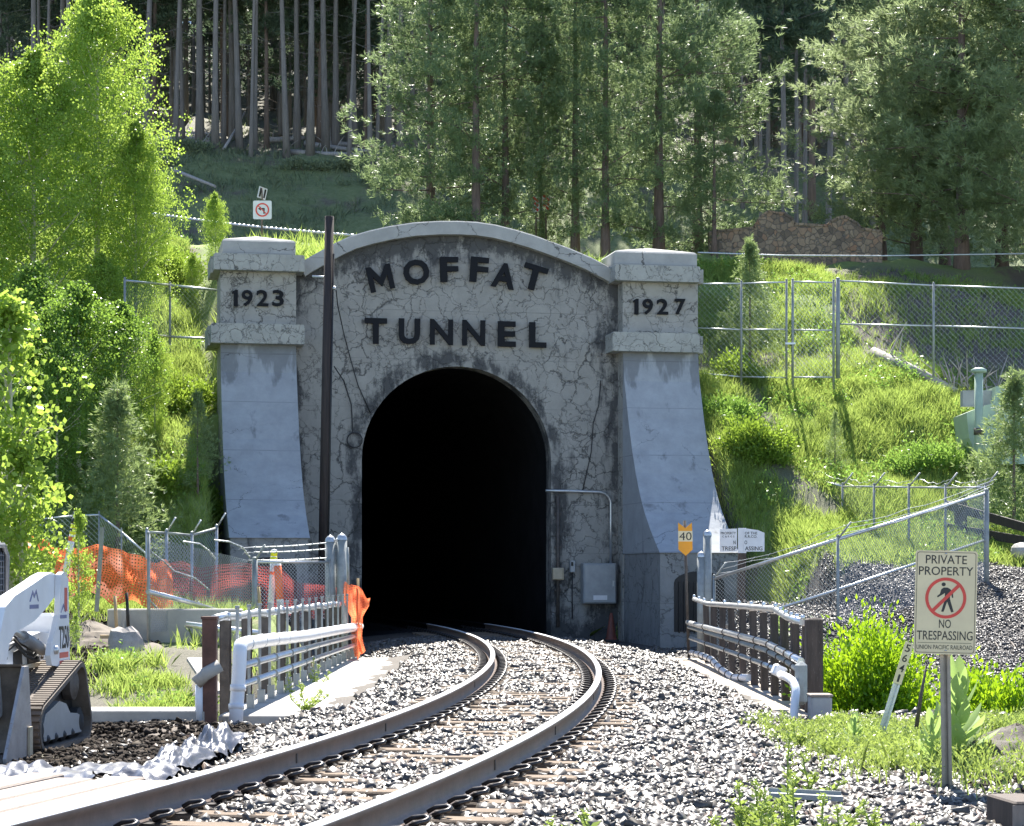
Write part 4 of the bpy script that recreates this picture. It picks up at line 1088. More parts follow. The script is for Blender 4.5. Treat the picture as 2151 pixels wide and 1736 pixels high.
# orange speed board
o = empty('speed_sign', at(1446, 1385, 43.4), 'orange arrow shaped speed board reading 40 at the far end of the right railing', 'sign')
kk_ = 43.4 / F
c0 = at(1439, 1134, 43.4) + Vector((0, -.06, 0))
def PS(pts): return [((x - 1439) * kk_, (1134 - y) * kk_) for x, y in pts]
X_, Z_, F_ = Vector((1, 0, 0)), Vector((0, 0, 1)), Vector((0, -1, 0))
mb = MB(); mb.prism(PS([(1424, 1098), (1439, 1110), (1453, 1098), (1454.5, 1155), (1440, 1168), (1424.5, 1155)]), c0, X_, Z_, F_, -.008, 0); pn = mb.build('sign_panel', M['sign_orange'], o)
mb = MB(); mb.prism(PS([(1424.3, 1116), (1454, 1116), (1454.3, 1138), (1424.4, 1138)]), c0, X_, Z_, F_, .001, .004); pl = mb.build('number_plate', M['sign_tan'], pn)
mb = MB(); put_text(mb, '40', at(1439.3, 1127, 43.4) + Vector((0, -.06, 0)), X_, Z_, F_, 26 * kk_, 17 * kk_, .002, .0, .005); mb.build('lettering', M['sign_black'], pl)
mb = MB(); mb.bar(at(1447, 1390, 43.4), at(1438, 1094, 43.4), .03); mb.build('post', M['steel_dark'], o)
# folded property sign
o = empty('property_sign', at(1556, 1280, 44.5), 'white sign folded around a rotten post reading property and no trespassing', 'sign')
PY = 44.5; kp = PY / F
mb = MB(); mb.box(at(1557, 1225, PY), (.16, .16, 1.35), Matrix.Rotation(.03, 3, 'Y'), .01); mb.build('post', M['rust_wood'], o)
c1 = at(1556, 1136, PY) + Vector((0, -.09, 0))
mb = MB(); mb.box(c1 + Vector((.02, 0, .0)), (.17, .012, .52)); mb.build('sign_strip', M['sign_white'], o)
for s2, x0, x1, ylist in ((-1, 1512, 1547, (1112, 1112, 1158, 1159)), (1, 1561, 1606, (1110, 1121, 1160, 1158))):
    fold = R(16) * s2
    axx = Vector((math.cos(fold), math.sin(abs(fold)) * (1 if s2 > 0 else -1) * 1.0, 0))
    axx = Vector((math.cos(fold), abs(math.sin(fold)) * (1 if s2 > 0 else -1), 0))
    nrm = axx.cross(Z_)
    if nrm.y > 0: nrm = -nrm
    cm = at((x0 + x1) / 2, 1136, PY) + Vector((0, -.05, 0))
    W_ = (x1 - x0) * kp / math.cos(fold)
    hx = W_ / 2
    mb = MB()
    if s2 < 0: poly = [(-hx, .5 * 48 * kp), (hx, .5 * 50 * kp), (hx, -.5 * 46 * kp), (-hx, -.5 * 47 * kp)]
    else: poly = [(-hx, .5 * 52 * kp), (hx * .35, .5 * 44 * kp), (hx, .5 * 33 * kp), (hx, -.5 * 46 * kp), (-hx, -.5 * 46 * kp)]
    mb.prism(poly, cm, axx, Z_, nrm, -.006, 0); pn = mb.build('sign_panel', M['sign_white'], o)
    mb = MB()
    rows = (('PROPERTY', 1120.5, .88, 5.5, 0), ('C & R G S', 1127.5, .7, 4, 0), ('N', 1140, .13, 8, .36), ('TRESP', 1152.5, .86, 8.5, .04)) if s2 < 0 else (('OF THE', 1120.5, .6, 5.5, -.15), ('R.R.CO.', 1127.5, .6, 5.5, -.15), ('O', 1140, .13, 8, -.4), ('ASSING', 1152.5, .84, 8.5, -.02))
    for tx, y, wf, hh, of in rows:
        put_text(mb, tx, cm + axx * (of * W_) + Z_ * ((1136 - y) * kp), axx, Z_, nrm, wf * W_, hh * kp, .002, .01, .001)
    mb.build('lettering', M['sign_black'], pn)
# road signs above the portal
o = empty('no_left_turn_sign', at(550, 500, 72), 'small white no left turn sign on a reddish post above the 1923 pillar', 'sign')
kr = 72 / F; c0 = at(551.5, 442, 72) + Vector((0, -.06, 0))
mb = MB(); mb.bar(at(550, 512, 72), at(550, 425, 72), .035); mb.build('post', M['sign_back'], o)
mb = MB(); mb.prism(rrect(39 * kr, 39 * kr, .05), c0, X_, Z_, F_, -.01, 0); pn = mb.build('sign_panel', M['sign_white'], o)
mb = MB()
n = 32
vv = [c0 + X_ * (r_ * kr * math.cos(2 * math.pi * i / n)) + Z_ * (r_ * kr * math.sin(2 * math.pi * i / n)) + F_ * d for d in (.002, .01) for r_ in (14.5, 11.5) for i in range(n)]
mb.add(vv, [f for i in range(n) for f in ((2 * n + i, 2 * n + (i + 1) % n, 3 * n + (i + 1) % n, 3 * n + i), (i, (i + 1) % n, 2 * n + (i + 1) % n, 2 * n + i))])
d_ = .7071
mb.prism([((-12 * d_ - d_) * kr, (12 * d_ - d_) * kr), ((-12 * d_ + d_) * kr, (12 * d_ + d_) * kr), ((12 * d_ + d_) * kr, (-12 * d_ + d_) * kr), ((12 * d_ - d_) * kr, (-12 * d_ - d_) * kr)], c0, X_, Z_, F_, .002, .009)
mb.build('prohibition_ring', M['sign_red'], pn)
mb = MB(); mb.prism([(x * kr, y * kr) for x, y in ((2, -8), (5, -8), (5, 4), (-3, 4), (-3, 7), (-9, 2.5), (-3, -2), (-3, 1), (2, 1))], c0, X_, Z_, F_, .001, .006); mb.build('arrow', M['sign_black'], pn)
o2 = empty('road_sign', at(551, 420, 72.1), 'small tilted dark striped sign plate above the no left turn sign', 'sign')
rot = Matrix.Rotation(R(12), 3, 'Y') @ Matrix.Rotation(R(48), 3, 'Z')
mb = MB(); mb.box(at(551, 406, 72.2), (.36, .02, .38), rot); pn = mb.build('sign_panel', M['sign_white'], o2)
mb = MB()
for dx in (-.1, .1): mb.box(at(551, 406, 72.2) + rot @ Vector((dx, -.014, 0)), (.07, .008, .3), rot)
mb.build('stripe', M['sign_black'], pn)
mb = MB(); mb.bar(at(551, 424, 72.1), at(550, 395, 72.1), .025); mb.build('post', M['sign_back'], o2)
for x, y, lb, rz in ((1126, 430, 'left one of two red and white road signs half hidden among the pines', -.7), (1147, 427, 'right one of two red and white road signs half hidden among the pines', .5)):
    o = empty('road_sign', at(x, 500, 73), lb, 'sign')
    rot = Matrix.Rotation(rz, 3, 'Z')
    mb = MB(); mb.box(at(x, y, 72.6), (.3, .02, .5), rot); pn = mb.build('sign_panel', M['sign_white'], o)
    mb = MB()
    for dz in (-.14, .02, .17): mb.box(at(x, y, 72.6) + rot @ Vector((0, -.016, dz)), (.28, .01, .08), rot @ Matrix.Rotation(.6, 3, 'Y'))
    mb.build('stripe', M['sign_red'], pn)
    mb = MB(); mb.bar(at(x, 505, 72.7), at(x, y, 72.7), .03); mb.build('post', M['sign_back'], o)
o = empty('small_sign', at(373, 705, 61), 'small tan notice on a thin dark post by the left hill fence', 'sign')
mb = MB(); mb.bar(at(373, 712, 61), at(372, 660, 61), .025); mb.build('post', M['black_metal'], o)
mb = MB(); mb.box(at(372, 655, 60.95), (.26, .02, .32)); pn = mb.build('sign_panel', M['sign_tan'], o)
mb = MB(); [mb.box(at(372, y, 60.93), (.2, .012, .02)) for y in (648, 653, 658)]; mb.build('lettering', M['sign_black'], pn)

# ------------------------------------------------------------------ stone wall on the bench
o = empty('stone_wall', at(1640, 590, 70), 'brown rubble stone wall with two rounded humps below the pines', 'wall')
tops = [(1490,494),(1505,487),(1525,484),(1585,484),(1590,470),(1598,457),(1612,449),(1630,447),(1648,450),(1662,460),(1670,474),(1715,476),(1740,478),(1746,466),(1758,457),(1775,455),(1790,462),(1802,473),(1808,481),(1850,490),(1853,500)]
pol = []
for x, y in tops:
    p = at(x, y + random.uniform(-4, 3), 70); pol.append((p.x + random.uniform(-.04, .04), p.z))
z0 = Hz(8.5, 70) - 1.2
pol = [(pol[0][0], z0)] + pol + [(pol[-1][0], z0)]
mb = MB(); mb.prism(pol, Vector((0, 70, 0)), X_, Z_, Vector((0, 1, 0)), 0, .5); mb.build('masonry', M['masonry'], o)
mb = MB()
for i in range(1, len(pol) - 2):
    a, b = Vector((pol[i][0], 70.25, pol[i][1])), Vector((pol[i + 1][0], 70.25, pol[i + 1][1])); d = (b - a)
    if d.length < .05: continue
    mb.box((a + b) / 2 + Vector((0, 0, .02)), (d.length * 1.04, .56, .08), Matrix((d.normalized(), Vector((0, 1, 0)), d.normalized().cross(Vector((0, 1, 0))))).transposed())
mb.build('cap_stones', M['masonry'], o)

# ------------------------------------------------------------------ mint green tank building at the right edge
o = empty('storage_tank', at(2110, 985, 54), 'mint green metal tank with a rusty vent pipe in the grass at the right edge', 'tank')
c = at(2140, 985, 55.5)
mb = MB()
prf = [(.0, 0), (1.15, 0), (1.3, .12), (1.32, 1.1), (1.2, 1.32), (.5, 1.45), (0, 1.47)]
pts = [(x, y) for x, y in ((2030, 868), (2070, 852), (2090, 846), (2092, 812), (2200, 812), (2200, 975), (2075, 975), (2050, 955), (2036, 920))]
pl = [((x - 2110) * 54 / F, (985 - y) * 54 / F) for x, y in pts]
mb.prism(pl, at(2110, 985, 54), X_, Z_, Vector((0, 1, 0)), 0, 1.6); mb.build('tank_body', M['mint'], o)
mb = MB()
for x, y0, y1 in ((2055, 880, 965), (2100, 830, 975), (2128, 850, 975)): mb.bar(at(x, y0, 53.97), at(x, y1, 53.97), .02, 5)
mb.build('seam', M['mint'], o)
mb = MB(); mb.tube([at(2056, 990, 53.7), at(2056, 778, 53.7)], .105, 10); mb.lathe(at(2056, 784, 53.7), [(.11, 0), (.2, .02), (.2, .08), (.1, .13), (0, .14)], 12); mb.build('vent_pipe', M['mint'], o)
mb = MB(); mb.tube([at(2056, 900, 53.66), at(2056, 914, 53.66)], .125, 10); mb.build('rusty_collar', M['steel_dark'], o)
mb = MB(); mb.box(at(2065, 838, 54.6), (1.1, .3, .4)); mb.build('platform', M['conc_grey'], o)

# ------------------------------------------------------------------ concrete pad and rubble wall at the right edge
o = empty('concrete_slab', at(2110, 1345, 40), 'pale concrete headwall slab with rusty bars at the right edge above the creek', 'concrete slab')
p0 = at(2100, 1310, 41)
mb = MB(); mb.box((p0.x + 1.6, 40.6, at(0, 1338, 39.6).z - .1), (5.0, 3.0, .35), Matrix.Rotation(R(14), 3, 'X'), .03); mb.build('slab', M['conc_light'], o)
mb = MB(); mb.box((p0.x + 1.5, 39.6, -.9), (5.4, .5, 1.5), None, .04); mb.build('face', M['conc_grey'], o)
mb = MB()
for i in range(6): mb.tube([(p0.x - .5 + i * .3, 39.2, .02), (p0.x - .35 + i * .3, 38.9, -.3)], .018, 5)
mb.build('bars', M['steel_dark'], o)
# left headwall across the creek, boulder, posts
o = empty('headwall', at(390, 1350, 38.5), 'pale grey concrete headwall under the left creek fence', 'retaining wall')
mb = MB(); mb.box(at(385, 1318, 38.4), (2.1, .45, .66), Matrix.Rotation(R(3), 3, 'Z'), .02); mb.build('wall_face', M['conc_light'], o)
mb = MB(); mb.box(at(247, 1312, 38.0), (.28, .5, .55), None, .02); mb.build('end_block', M['conc_light'], o)
mb = MB(); mb.tube([at(390, 1312, 37.6), at(475, 1322, 37.7), at(560, 1332, 37.9)], .055, 8); mb.build('handrail', M['alu_pipe'], o)
def boulder(name, label, c, r, seed, m='rock', parent=None):
    rg = np.random.default_rng(seed)
    V_, Fc = [], []
    nlat, nlon = 8, 12
    for i in range(nlat + 1):
        th = math.pi * i / nlat
        for j in range(nlon):
            ph = 2 * math.pi * j / nlon
            V_.append((math.sin(th) * math.cos(ph), math.sin(th) * math.sin(ph), math.cos(th)))
    V_ = np.array(V_); k = rg.normal(size=(6, 3)); 
    disp = 1 + .10 * np.sin(V_ @ k.T * 2 + rg.random(6) * 6).sum(1) / 2
    V_ = V_ * disp[:, None] * np.array(r)
    Fc = [(i * nlon + j, i * nlon + (j + 1) % nlon, (i + 1) * nlon + (j + 1) % nlon, (i + 1) * nlon + j) for i in range(nlat) for j in range(nlon)]
    me = bpy.data.meshes.new(name); me.from_pydata([tuple(v) for v in V_], [], Fc); me.polygons.foreach_set('use_smooth', [False] * len(Fc))
    ob = link(name, me, M[m], None, c)
    return ob
bo = boulder('boulder', '', at(263, 1365, 34.5), (.27, .25, .36), 3); tag(bo, 'rounded grey boulder on the creek bank below the concrete headwall', 'boulder')
bo = boulder('boulder', '', at(2150, 1158, 47), (.3, .3, .22), 5, 'conc_light'); tag(bo, 'pale boulder in the grass at the right edge under the timber fence', 'boulder')
bo = boulder('boulder', '', at(565, 1365, 40), (.3, .4, .25), 8); tag(bo, 'brown boulder under the bridge railing', 'boulder')
def marker(label, base, top, Y, rad, bands, m='sign_white'):
    o = empty('marker_post', at(*base, Y), label, 'marker post')
    b, t = at(*base, Y), at(*top, Y)
    mb = MB(); mb.tube([b - (t - b).normalized() * .15, t], rad, 10); mb.lathe(t, [(rad, 0), (rad * .8, .03), (0, .04)], 10); mb.build('post', M[m], o)
    for f0, f1, mm in bands:
        mb = MB(); mb.tube([b.lerp(t, f0), b.lerp(t, f1)], rad * 1.06, 10); mb.build('band', M[mm], o)
    return o
marker('white marker post with yellow and black tip leaning in front of the lit orange net', (130, 1247), (158, 1090), 40, .055, ((.93, 1.0, 'black_metal'), (.87, .925, 'yellow'), (.835, .865, 'black_metal'), (.79, .83, 'yellow'), (.70, .76, 'orange_paint')))
marker('white marker post with two yellow bands behind the left chain link fence', (566, 1312), (576, 1158), 43.4, .065, ((.93, 1.0, 'yellow'), (.86, .92, 'yellow'), (.68, .72, 'orange_paint')))
marker('white marker post with a long orange top leaning behind the left chain link fence', (592, 1312), (583, 1186), 43.2, .075, ((.42, .98, 'orange_paint'),))
o = empty('metal_stake', at(205, 1275, 38.5), 'tall plain grey steel stake in front of the lit orange net', 'stake')
mb = MB(); mb.box((at(203, 1285, 38.5) + at(215, 1108, 38.5)) / 2, (.07, .05, 1.52), Matrix.Rotation(R(3.9), 3, 'Y')); mb.build('stake', M['galv_dull'], o)
for x0, y0, x1, y1, Y, m, lb in ((246, 1333, 241, 1252, 36.5, 'wood_stake', 'yellow wooden stake beside the dug hole left of the boulder'), (270, 1322, 266, 1245, 37.2, 'black_metal', 'thin black stake beside the dug hole'), (732, 1235, 730, 1150, 42.4, 'galv_dull', 'bare grey rod standing right of the twin steel posts'), (548, 1300, 543, 1233, 40.5, 'wood_stake', 'short wooden stake leaning behind the left railing')):
    o = empty('thin_stake', at(x0, y0, Y), lb, 'stake')
    mb = MB(); mb.tube([at(x0, y0 + 6, Y), at(x1, y1, Y)], .03, 6); mb.build('stake', M[m], o)
bd = MB(); p = at(229, 1343, 35.8); q_ = at(262, 1333, 36.2); bd.box((p + q_) / 2, ((q_ - p).length + .1, .16, .06), Matrix.Rotation(.25, 3, 'Z')); tag(bd.build('loose_board', M['wood_stake']), 'short yellowish board lying beside the boulder', 'board')
bd = MB(); p = at(408, 1385, 31); q_ = at(455, 1455, 29.5); d = q_ - p
bd.box((p + q_) / 2, (d.length, .22, .05), Matrix((d.normalized(), Vector((0, 0, 1)).cross(d).normalized(), d.normalized().cross(Vector((0, 0, 1)).cross(d).normalized()))).transposed()); tag(bd.build('loose_board', M['dead_wood']), 'grey board leaning down the creek bank beside the railing end post', 'board')

# ------------------------------------------------------------------ orange safety net
def net(label, rows, m, name='safety_net', cell=.055, amp=.07, seed=0):
    """rows: list of rows top to bottom, each a list of (x, y, Y)"""
    P = [[at(*c) for c in r] for r in rows]
    nr, nc = len(P), len(P[0]); su, sv = 10, 8
    V_, uv = [], []
    rg = random.Random(seed)
    ph = [rg.uniform(0, 6) for _ in range(6)]
    Hn, Wn = (nr - 1) * sv + 1, (nc - 1) * su + 1
    for i in range(Hn):
        for j in range(Wn):
            a, b = i / sv, j / su
            i0, j0 = min(int(a), nr - 2), min(int(b), nc - 2); fa, fb = a - i0, b - j0
            p = P[i0][j0].lerp(P[i0][j0 + 1], fb).lerp(P[i0 + 1][j0].lerp(P[i0 + 1][j0 + 1], fb), fa)
            wv = amp * (math.sin(3.1 * b + 1.3 * a + ph[0]) + .6 * math.sin(6.3 * b - 2.2 * a + ph[1]) + .5 * math.sin(5.2 * a + 1.1 * b + ph[2]))
            V_.append(p + Vector((0, wv, wv * .4 + .04 * math.sin(4 * b + ph[3]))))
            uv.append((b, a))
    Fc = [(i * Wn + j, i * Wn + j + 1, (i + 1) * Wn + j + 1, (i + 1) * Wn + j) for i in range(Hn - 1) for j in range(Wn - 1)]
    L1 = sum((P[0][j + 1] - P[0][j]).length for j in range(nc - 1)) / (nc - 1); L2 = sum((P[i + 1][0] - P[i][0]).length for i in range(nr - 1)) / (nr - 1)
    me = bpy.data.meshes.new(name); me.from_pydata([tuple(v) for v in V_], [], Fc)
    ul = me.uv_layers.new(name='UVMap')
    for lp in me.loops: ul.data[lp.index].uv = (uv[lp.vertex_index][0] * L1 / cell, uv[lp.vertex_index][1] * L2 / cell)
    me.polygons.foreach_set('use_smooth', [True] * len(Fc))
    return tag(link(name, me, m), label, 'safety net')
net('bright orange safety net billowing in the sun on the grassy bank', [[(124, 1162, 40.6), (180, 1142, 40.9), (230, 1152, 41.0), (275, 1165, 41.0), (330, 1180, 41.2), (362, 1186, 41.5)], [(112, 1205, 40.3), (175, 1204, 40.5), (235, 1202, 40.6), (280, 1215, 40.7), (325, 1222, 40.9), (365, 1230, 41.2)], [(116, 1242, 40), (165, 1246, 40.1), (215, 1252, 40.2), (265, 1268, 40.3), (320, 1276, 40.6), (362, 1280, 41)]], M['net'], seed=1, amp=.09)
net('orange safety net coloured dark for shade, hanging behind the left chain link fence', [[(356, 1185, 45.2), (420, 1192, 45.6), (500, 1184, 46), (570, 1190, 46.2), (630, 1218, 46), (712, 1240, 44.6)], [(350, 1235, 45.1), (420, 1238, 45.5), (500, 1240, 45.9), (570, 1245, 46.1), (630, 1258, 45.9), (712, 1266, 44.5)], [(345, 1280, 45), (420, 1288, 45.4), (500, 1296, 45.8), (570, 1298, 46), (630, 1300, 45.8), (712, 1296, 44.4)]], M['net_shaded'], seed=2)
net('end of the orange safety net draped over a stake by the tunnel mouth', [[(722, 1232, 42.2), (738, 1222, 42), (758, 1240, 41.8), (778, 1256, 41.6)], [(720, 1262, 42.2), (740, 1262, 41.8), (760, 1268, 41.7), (776, 1270, 41.6)], [(738, 1300, 42.1), (746, 1300, 41.9), (755, 1300, 41.7), (762, 1300, 41.6)], [(738, 1345, 42), (745, 1350, 41.8), (752, 1345, 41.6), (760, 1340, 41.5)], [(746, 1384, 41.9), (752, 1382, 41.7), (758, 1376, 41.5), (768, 1368, 41.4)]], M['net'], seed=4, amp=.05)
net('knotted red net end in the aspen leaves left of the marker post', [[(55, 1130, 41), (75, 1126, 41), (95, 1134, 41), (115, 1150, 41), (130, 1168, 41)], [(60, 1150, 41), (78, 1146, 41), (98, 1156, 41), (112, 1170, 41), (122, 1180, 41)]], M['net'], seed=5, amp=.06)
o = empty('thin_stake', at(755, 1370, 41.9), 'thin wooden stake holding the end of the orange net by the tunnel mouth', 'stake')
mb = MB(); mb.tube([at(754, 1380, 42), at(752, 1215, 42)], .025, 6); mb.build('stake', M['wood_stake'], o)
# ------------------------------------------------------------------ compact track loader, seen from its front left corner
ld = empty('track_loader', Vector((-5.33, 21.21, -.46)), 'white compact track loader with rubber tracks and dirty bucket at the left edge', 'track loader')
def LB(): return MB()
def lbuild(mb, name, m, parent=ld):
    """shapes are in the loader's own axes: x forward, y to its left, z up"""
    o = MB.build(mb, name, m, None)
    o.parent = parent
    return o
def hull(circles, n=40):
    pts = [(cx_ + r * math.cos(2 * math.pi * k / n), cz + r * math.sin(2 * math.pi * k / n)) for cx_, cz, r in circles for k in range(n)]
    pts = sorted(set((round(a, 4), round(b, 4)) for a, b in pts))
    def half(ps):
        out = []
        for p in ps:
            while len(out) > 1 and (out[-1][0] - out[-2][0]) * (p[1] - out[-2][1]) - (out[-1][1] - out[-2][1]) * (p[0] - out[-2][0]) <= 0: out.pop()
            out.append(p)
        return out
    return half(pts)[:-1] + half(pts[::-1])[:-1]
ZV = Vector((0, 0, 1)); XV = Vector((1, 0, 0)); YV = Vector((0, 1, 0)); OV = Vector((0, 0, 0))
for s in (1, -1):
    y0, y1 = (.53, .95) if s > 0 else (-.95, -.53)
    ho = hull([(-.52, .60, .215), (.74, .235, .235), (-.72, .20, .20)]); hi = hull([(-.52, .60, .17), (.74, .235, .19), (-.72, .20, .155)])
    # rubber belt as a ring with lugs
    def resample(P, n):
        P = P + [P[0]]; L_ = [0]
        for a, b in zip(P, P[1:]): L_.append(L_[-1] + math.hypot(b[0] - a[0], b[1] - a[1]))
        t = np.linspace(0, L_[-1], n, endpoint=False)
        return list(zip(np.interp(t, L_, [p[0] for p in P]), np.interp(t, L_, [p[1] for p in P])))
    n = 72; A = resample(ho, n)
    c0 = (sum(p[0] for p in A) / n, sum(p[1] for p in A) / n)
    B = []
    for i in range(n):
        a, b = A[i - 1], A[(i + 1) % n]; tx, tz = b[0] - a[0], b[1] - a[1]; l = math.hypot(tx, tz); B.append((A[i][0] - tz / l * .045, A[i][1] + tx / l * .045))
    mb = LB(); vs_ = []
    for P in (A, B):
        for y in (y0, y1): vs_ += [Vector((p[0], y, p[1])) for p in P]
    fs = []
    for i in range(n):
        j = (i + 1) % n
        fs += [(i, j, n + j, n + i), (2 * n + i, 3 * n + i, 3 * n + j, 2 * n + j), (i, 2 * n + i, 2 * n + j, j), (n + i, n + j, 3 * n + j, 3 * n + i)]
    mb.add(vs_, fs)
    tr = lbuild(mb, 'track', M['rubber'])
    mb = LB()
    for i in range(0, n, 1):
        a, b = A[i - 1], A[(i + 1) % n]; tx, tz = Vector((b[0] - a[0], 0, b[1] - a[1])).normalized().xz
        T_ = Vector((tx, 0, tz)); N_ = Vector((tz, 0, -tx)); Cc = Vector((A[i][0], 0, A[i][1]))
        if (Cc - Vector((c0[0], 0, c0[1]))).dot(N_) < 0: N_ = -N_
        for ya, yb in ((y0 + .01, (y0 + y1) / 2 - .035), ((y0 + y1) / 2 + .035, y1 - .01)):
            if i % 2 == (0 if ya < (y0 + y1) / 2 else 1) or True:
                mb.box(Cc + N_ * .011 + Vector((0, (ya + yb) / 2, 0)), (.034, yb - ya, .028), Matrix((T_, YV, N_)).transposed())
    lbuild(mb, 'tread_lugs', M['rubber'], tr)
    ys = y1 - .13 if s > 0 else y0 + .06
    mb = LB(); mb.prism([(-.72, .10), (.62, .10), (.70, .22), (.58, .36), (.1, .46), (-.15, .42), (-.3, .32), (-.55, .3), (-.72, .26)], OV, XV, ZV, YV, ys, ys + .07)
    lbuild(mb, 'undercarriage', M['box_grey'], tr)
    mb = LB(); mb.prism([(x, z) for x, z in hi], OV, XV, ZV, YV, ys - .12, ys - .05); lbuild(mb, 'inner_plate', M['black_metal'], tr)
    def wheel(x, z, r, nm, m):
        mb = LB(); k = 18
        vs_ = [Vector((x + rr * math.cos(2 * math.pi * i / k), yy, z + rr * math.sin(2 * math.pi * i / k))) for rr, yy in ((r, ys - .04), (r, ys + .05), (r * .6, ys + .075), (r * .25, ys + .09)) for i in range(k)]
        mb.add(vs_, [(a * k + i, a * k + (i + 1) % k, (a + 1) * k + (i + 1) % k, (a + 1) * k + i) for a in range(3) for i in range(k)] + [tuple(range(3 * k, 4 * k))]); lbuild(mb, nm, m, tr)
    wheel(-.52, .60, .165, 'sprocket', M['steel_dark'])
    for x in (-.72, .74): wheel(x, .21, .14, 'idler', M['rubber_dark'])
    for x in (-.38, -.08, .22, .50): wheel(x, .115, .065, 'roller', M['black_metal'])
# chassis and engine bay
mb = LB(); mb.prism([(-1.15, .38), (.75, .38), (.95, .55), (.95, .95), (.55, 1.02), (-.6, 1.12), (-1.2, 1.08), (-1.25, .7)], OV, XV, ZV, YV, -.50, .50); ch_ = lbuild(mb, 'chassis', M['loader_white'])
mb = LB(); mb.box((-.1, .53, .55), (1.5, .05, .22)); mb.box((.55, .52, .72), (.5, .06, .2)); lbuild(mb, 'side_frame', M['loader_white'], ch_)
mb = LB(); mb.prism([(-.55, .72), (-.15, .72), (-.10, 1.0), (-.5, 1.06)], OV, XV, ZV, YV, .502, .512); mb.prism([(.05, .74), (.35, .74), (.35, .95), (.1, .98)], OV, XV, ZV, YV, .502, .512); lbuild(mb, 'side_opening', M['black_metal'], ch_)  # black plates stand in for the shade inside side openings
mb = LB()
for x, z, r in ((.72, .62, .03), (-.85, .9, .025), (-.7, .6, .02)): mb.prism([(x + r * math.cos(a), z + r * math.sin(a)) for a in np.linspace(0, 6.283, 11)[:-1]], OV, XV, ZV, YV, .502, .508)
lbuild(mb, 'hole', M['black_metal'], ch_)  # black discs stand in for the shade inside holes
mb = LB(); mb.box((-1.22, 0, .95), (.12, 1.0, .7), None, .03); lbuild(mb, 'tailgate', M['loader_white'], ch_)
mb = LB(); mb.box((-.3, .56, .80), (1.0, .02, .04)); lbuild(mb, 'step_bar', M['tan'], ch_)
mb = LB()
for k, (z0, y0) in enumerate(((.98, .55), (.93, .57), (1.04, .53))): mb.tube([(-.35, y0, z0), (-.1, y0 + .02, z0 - .08), (.2, y0 + .01, z0 - .02), (.5, y0, z0 + .1), (.8, y0 - .03, z0 + .02)], .014, 6)
lbuild(mb, 'hydraulic_hose', M['rubber_dark'], ch_)
mb = LB()
for x, z in ((-.62, .86), (-.2, .66), (.4, .62), (.62, .9), (.85, .7)): mb.tube([(x, .50, z), (x, .525, z)], .018, 6)
lbuild(mb, 'bolts', M['steel_dark'], ch_)
# cab with screened sides
cab = MB(); cab.prism([(-.62, 1.05), (.48, 1.02), (.55, 1.25), (.38, 1.92), (.30, 1.98), (-.55, 2.0), (-.68, 1.9)], OV, XV, ZV, YV, -.48, .10); cab = lbuild(cab, 'cab', M['black_metal'])
mb = LB()
for pts in ([(-.62, 1.05), (-.68, 1.9), (-.55, 2.0), (.30, 1.98), (.38, 1.92), (.55, 1.25), (.48, 1.02)],):
    for yy in (.13, -.51): mb.tube([Vector((a, yy, b)) for a, b in pts], .03, 6)
lbuild(mb, 'cab_frame', M['cyl'], cab)
mb = LB()
for i in range(14): mb.bar((-.6 + i * .08, .115, 1.1), (-.6 + i * .08, .115, 1.93), .006, 4)
for i in range(14): mb.bar((-.62, .118, 1.12 + i * .06), (.42, .118, 1.12 + i * .06), .006, 4)
lbuild(mb, 'side_screen', M['cyl'], cab)
mb = LB(); mb.box((-.1, -.19, 2.03), (.9, .6, .05), None, .02); lbuild(mb, 'roof', M['loader_white'], cab)
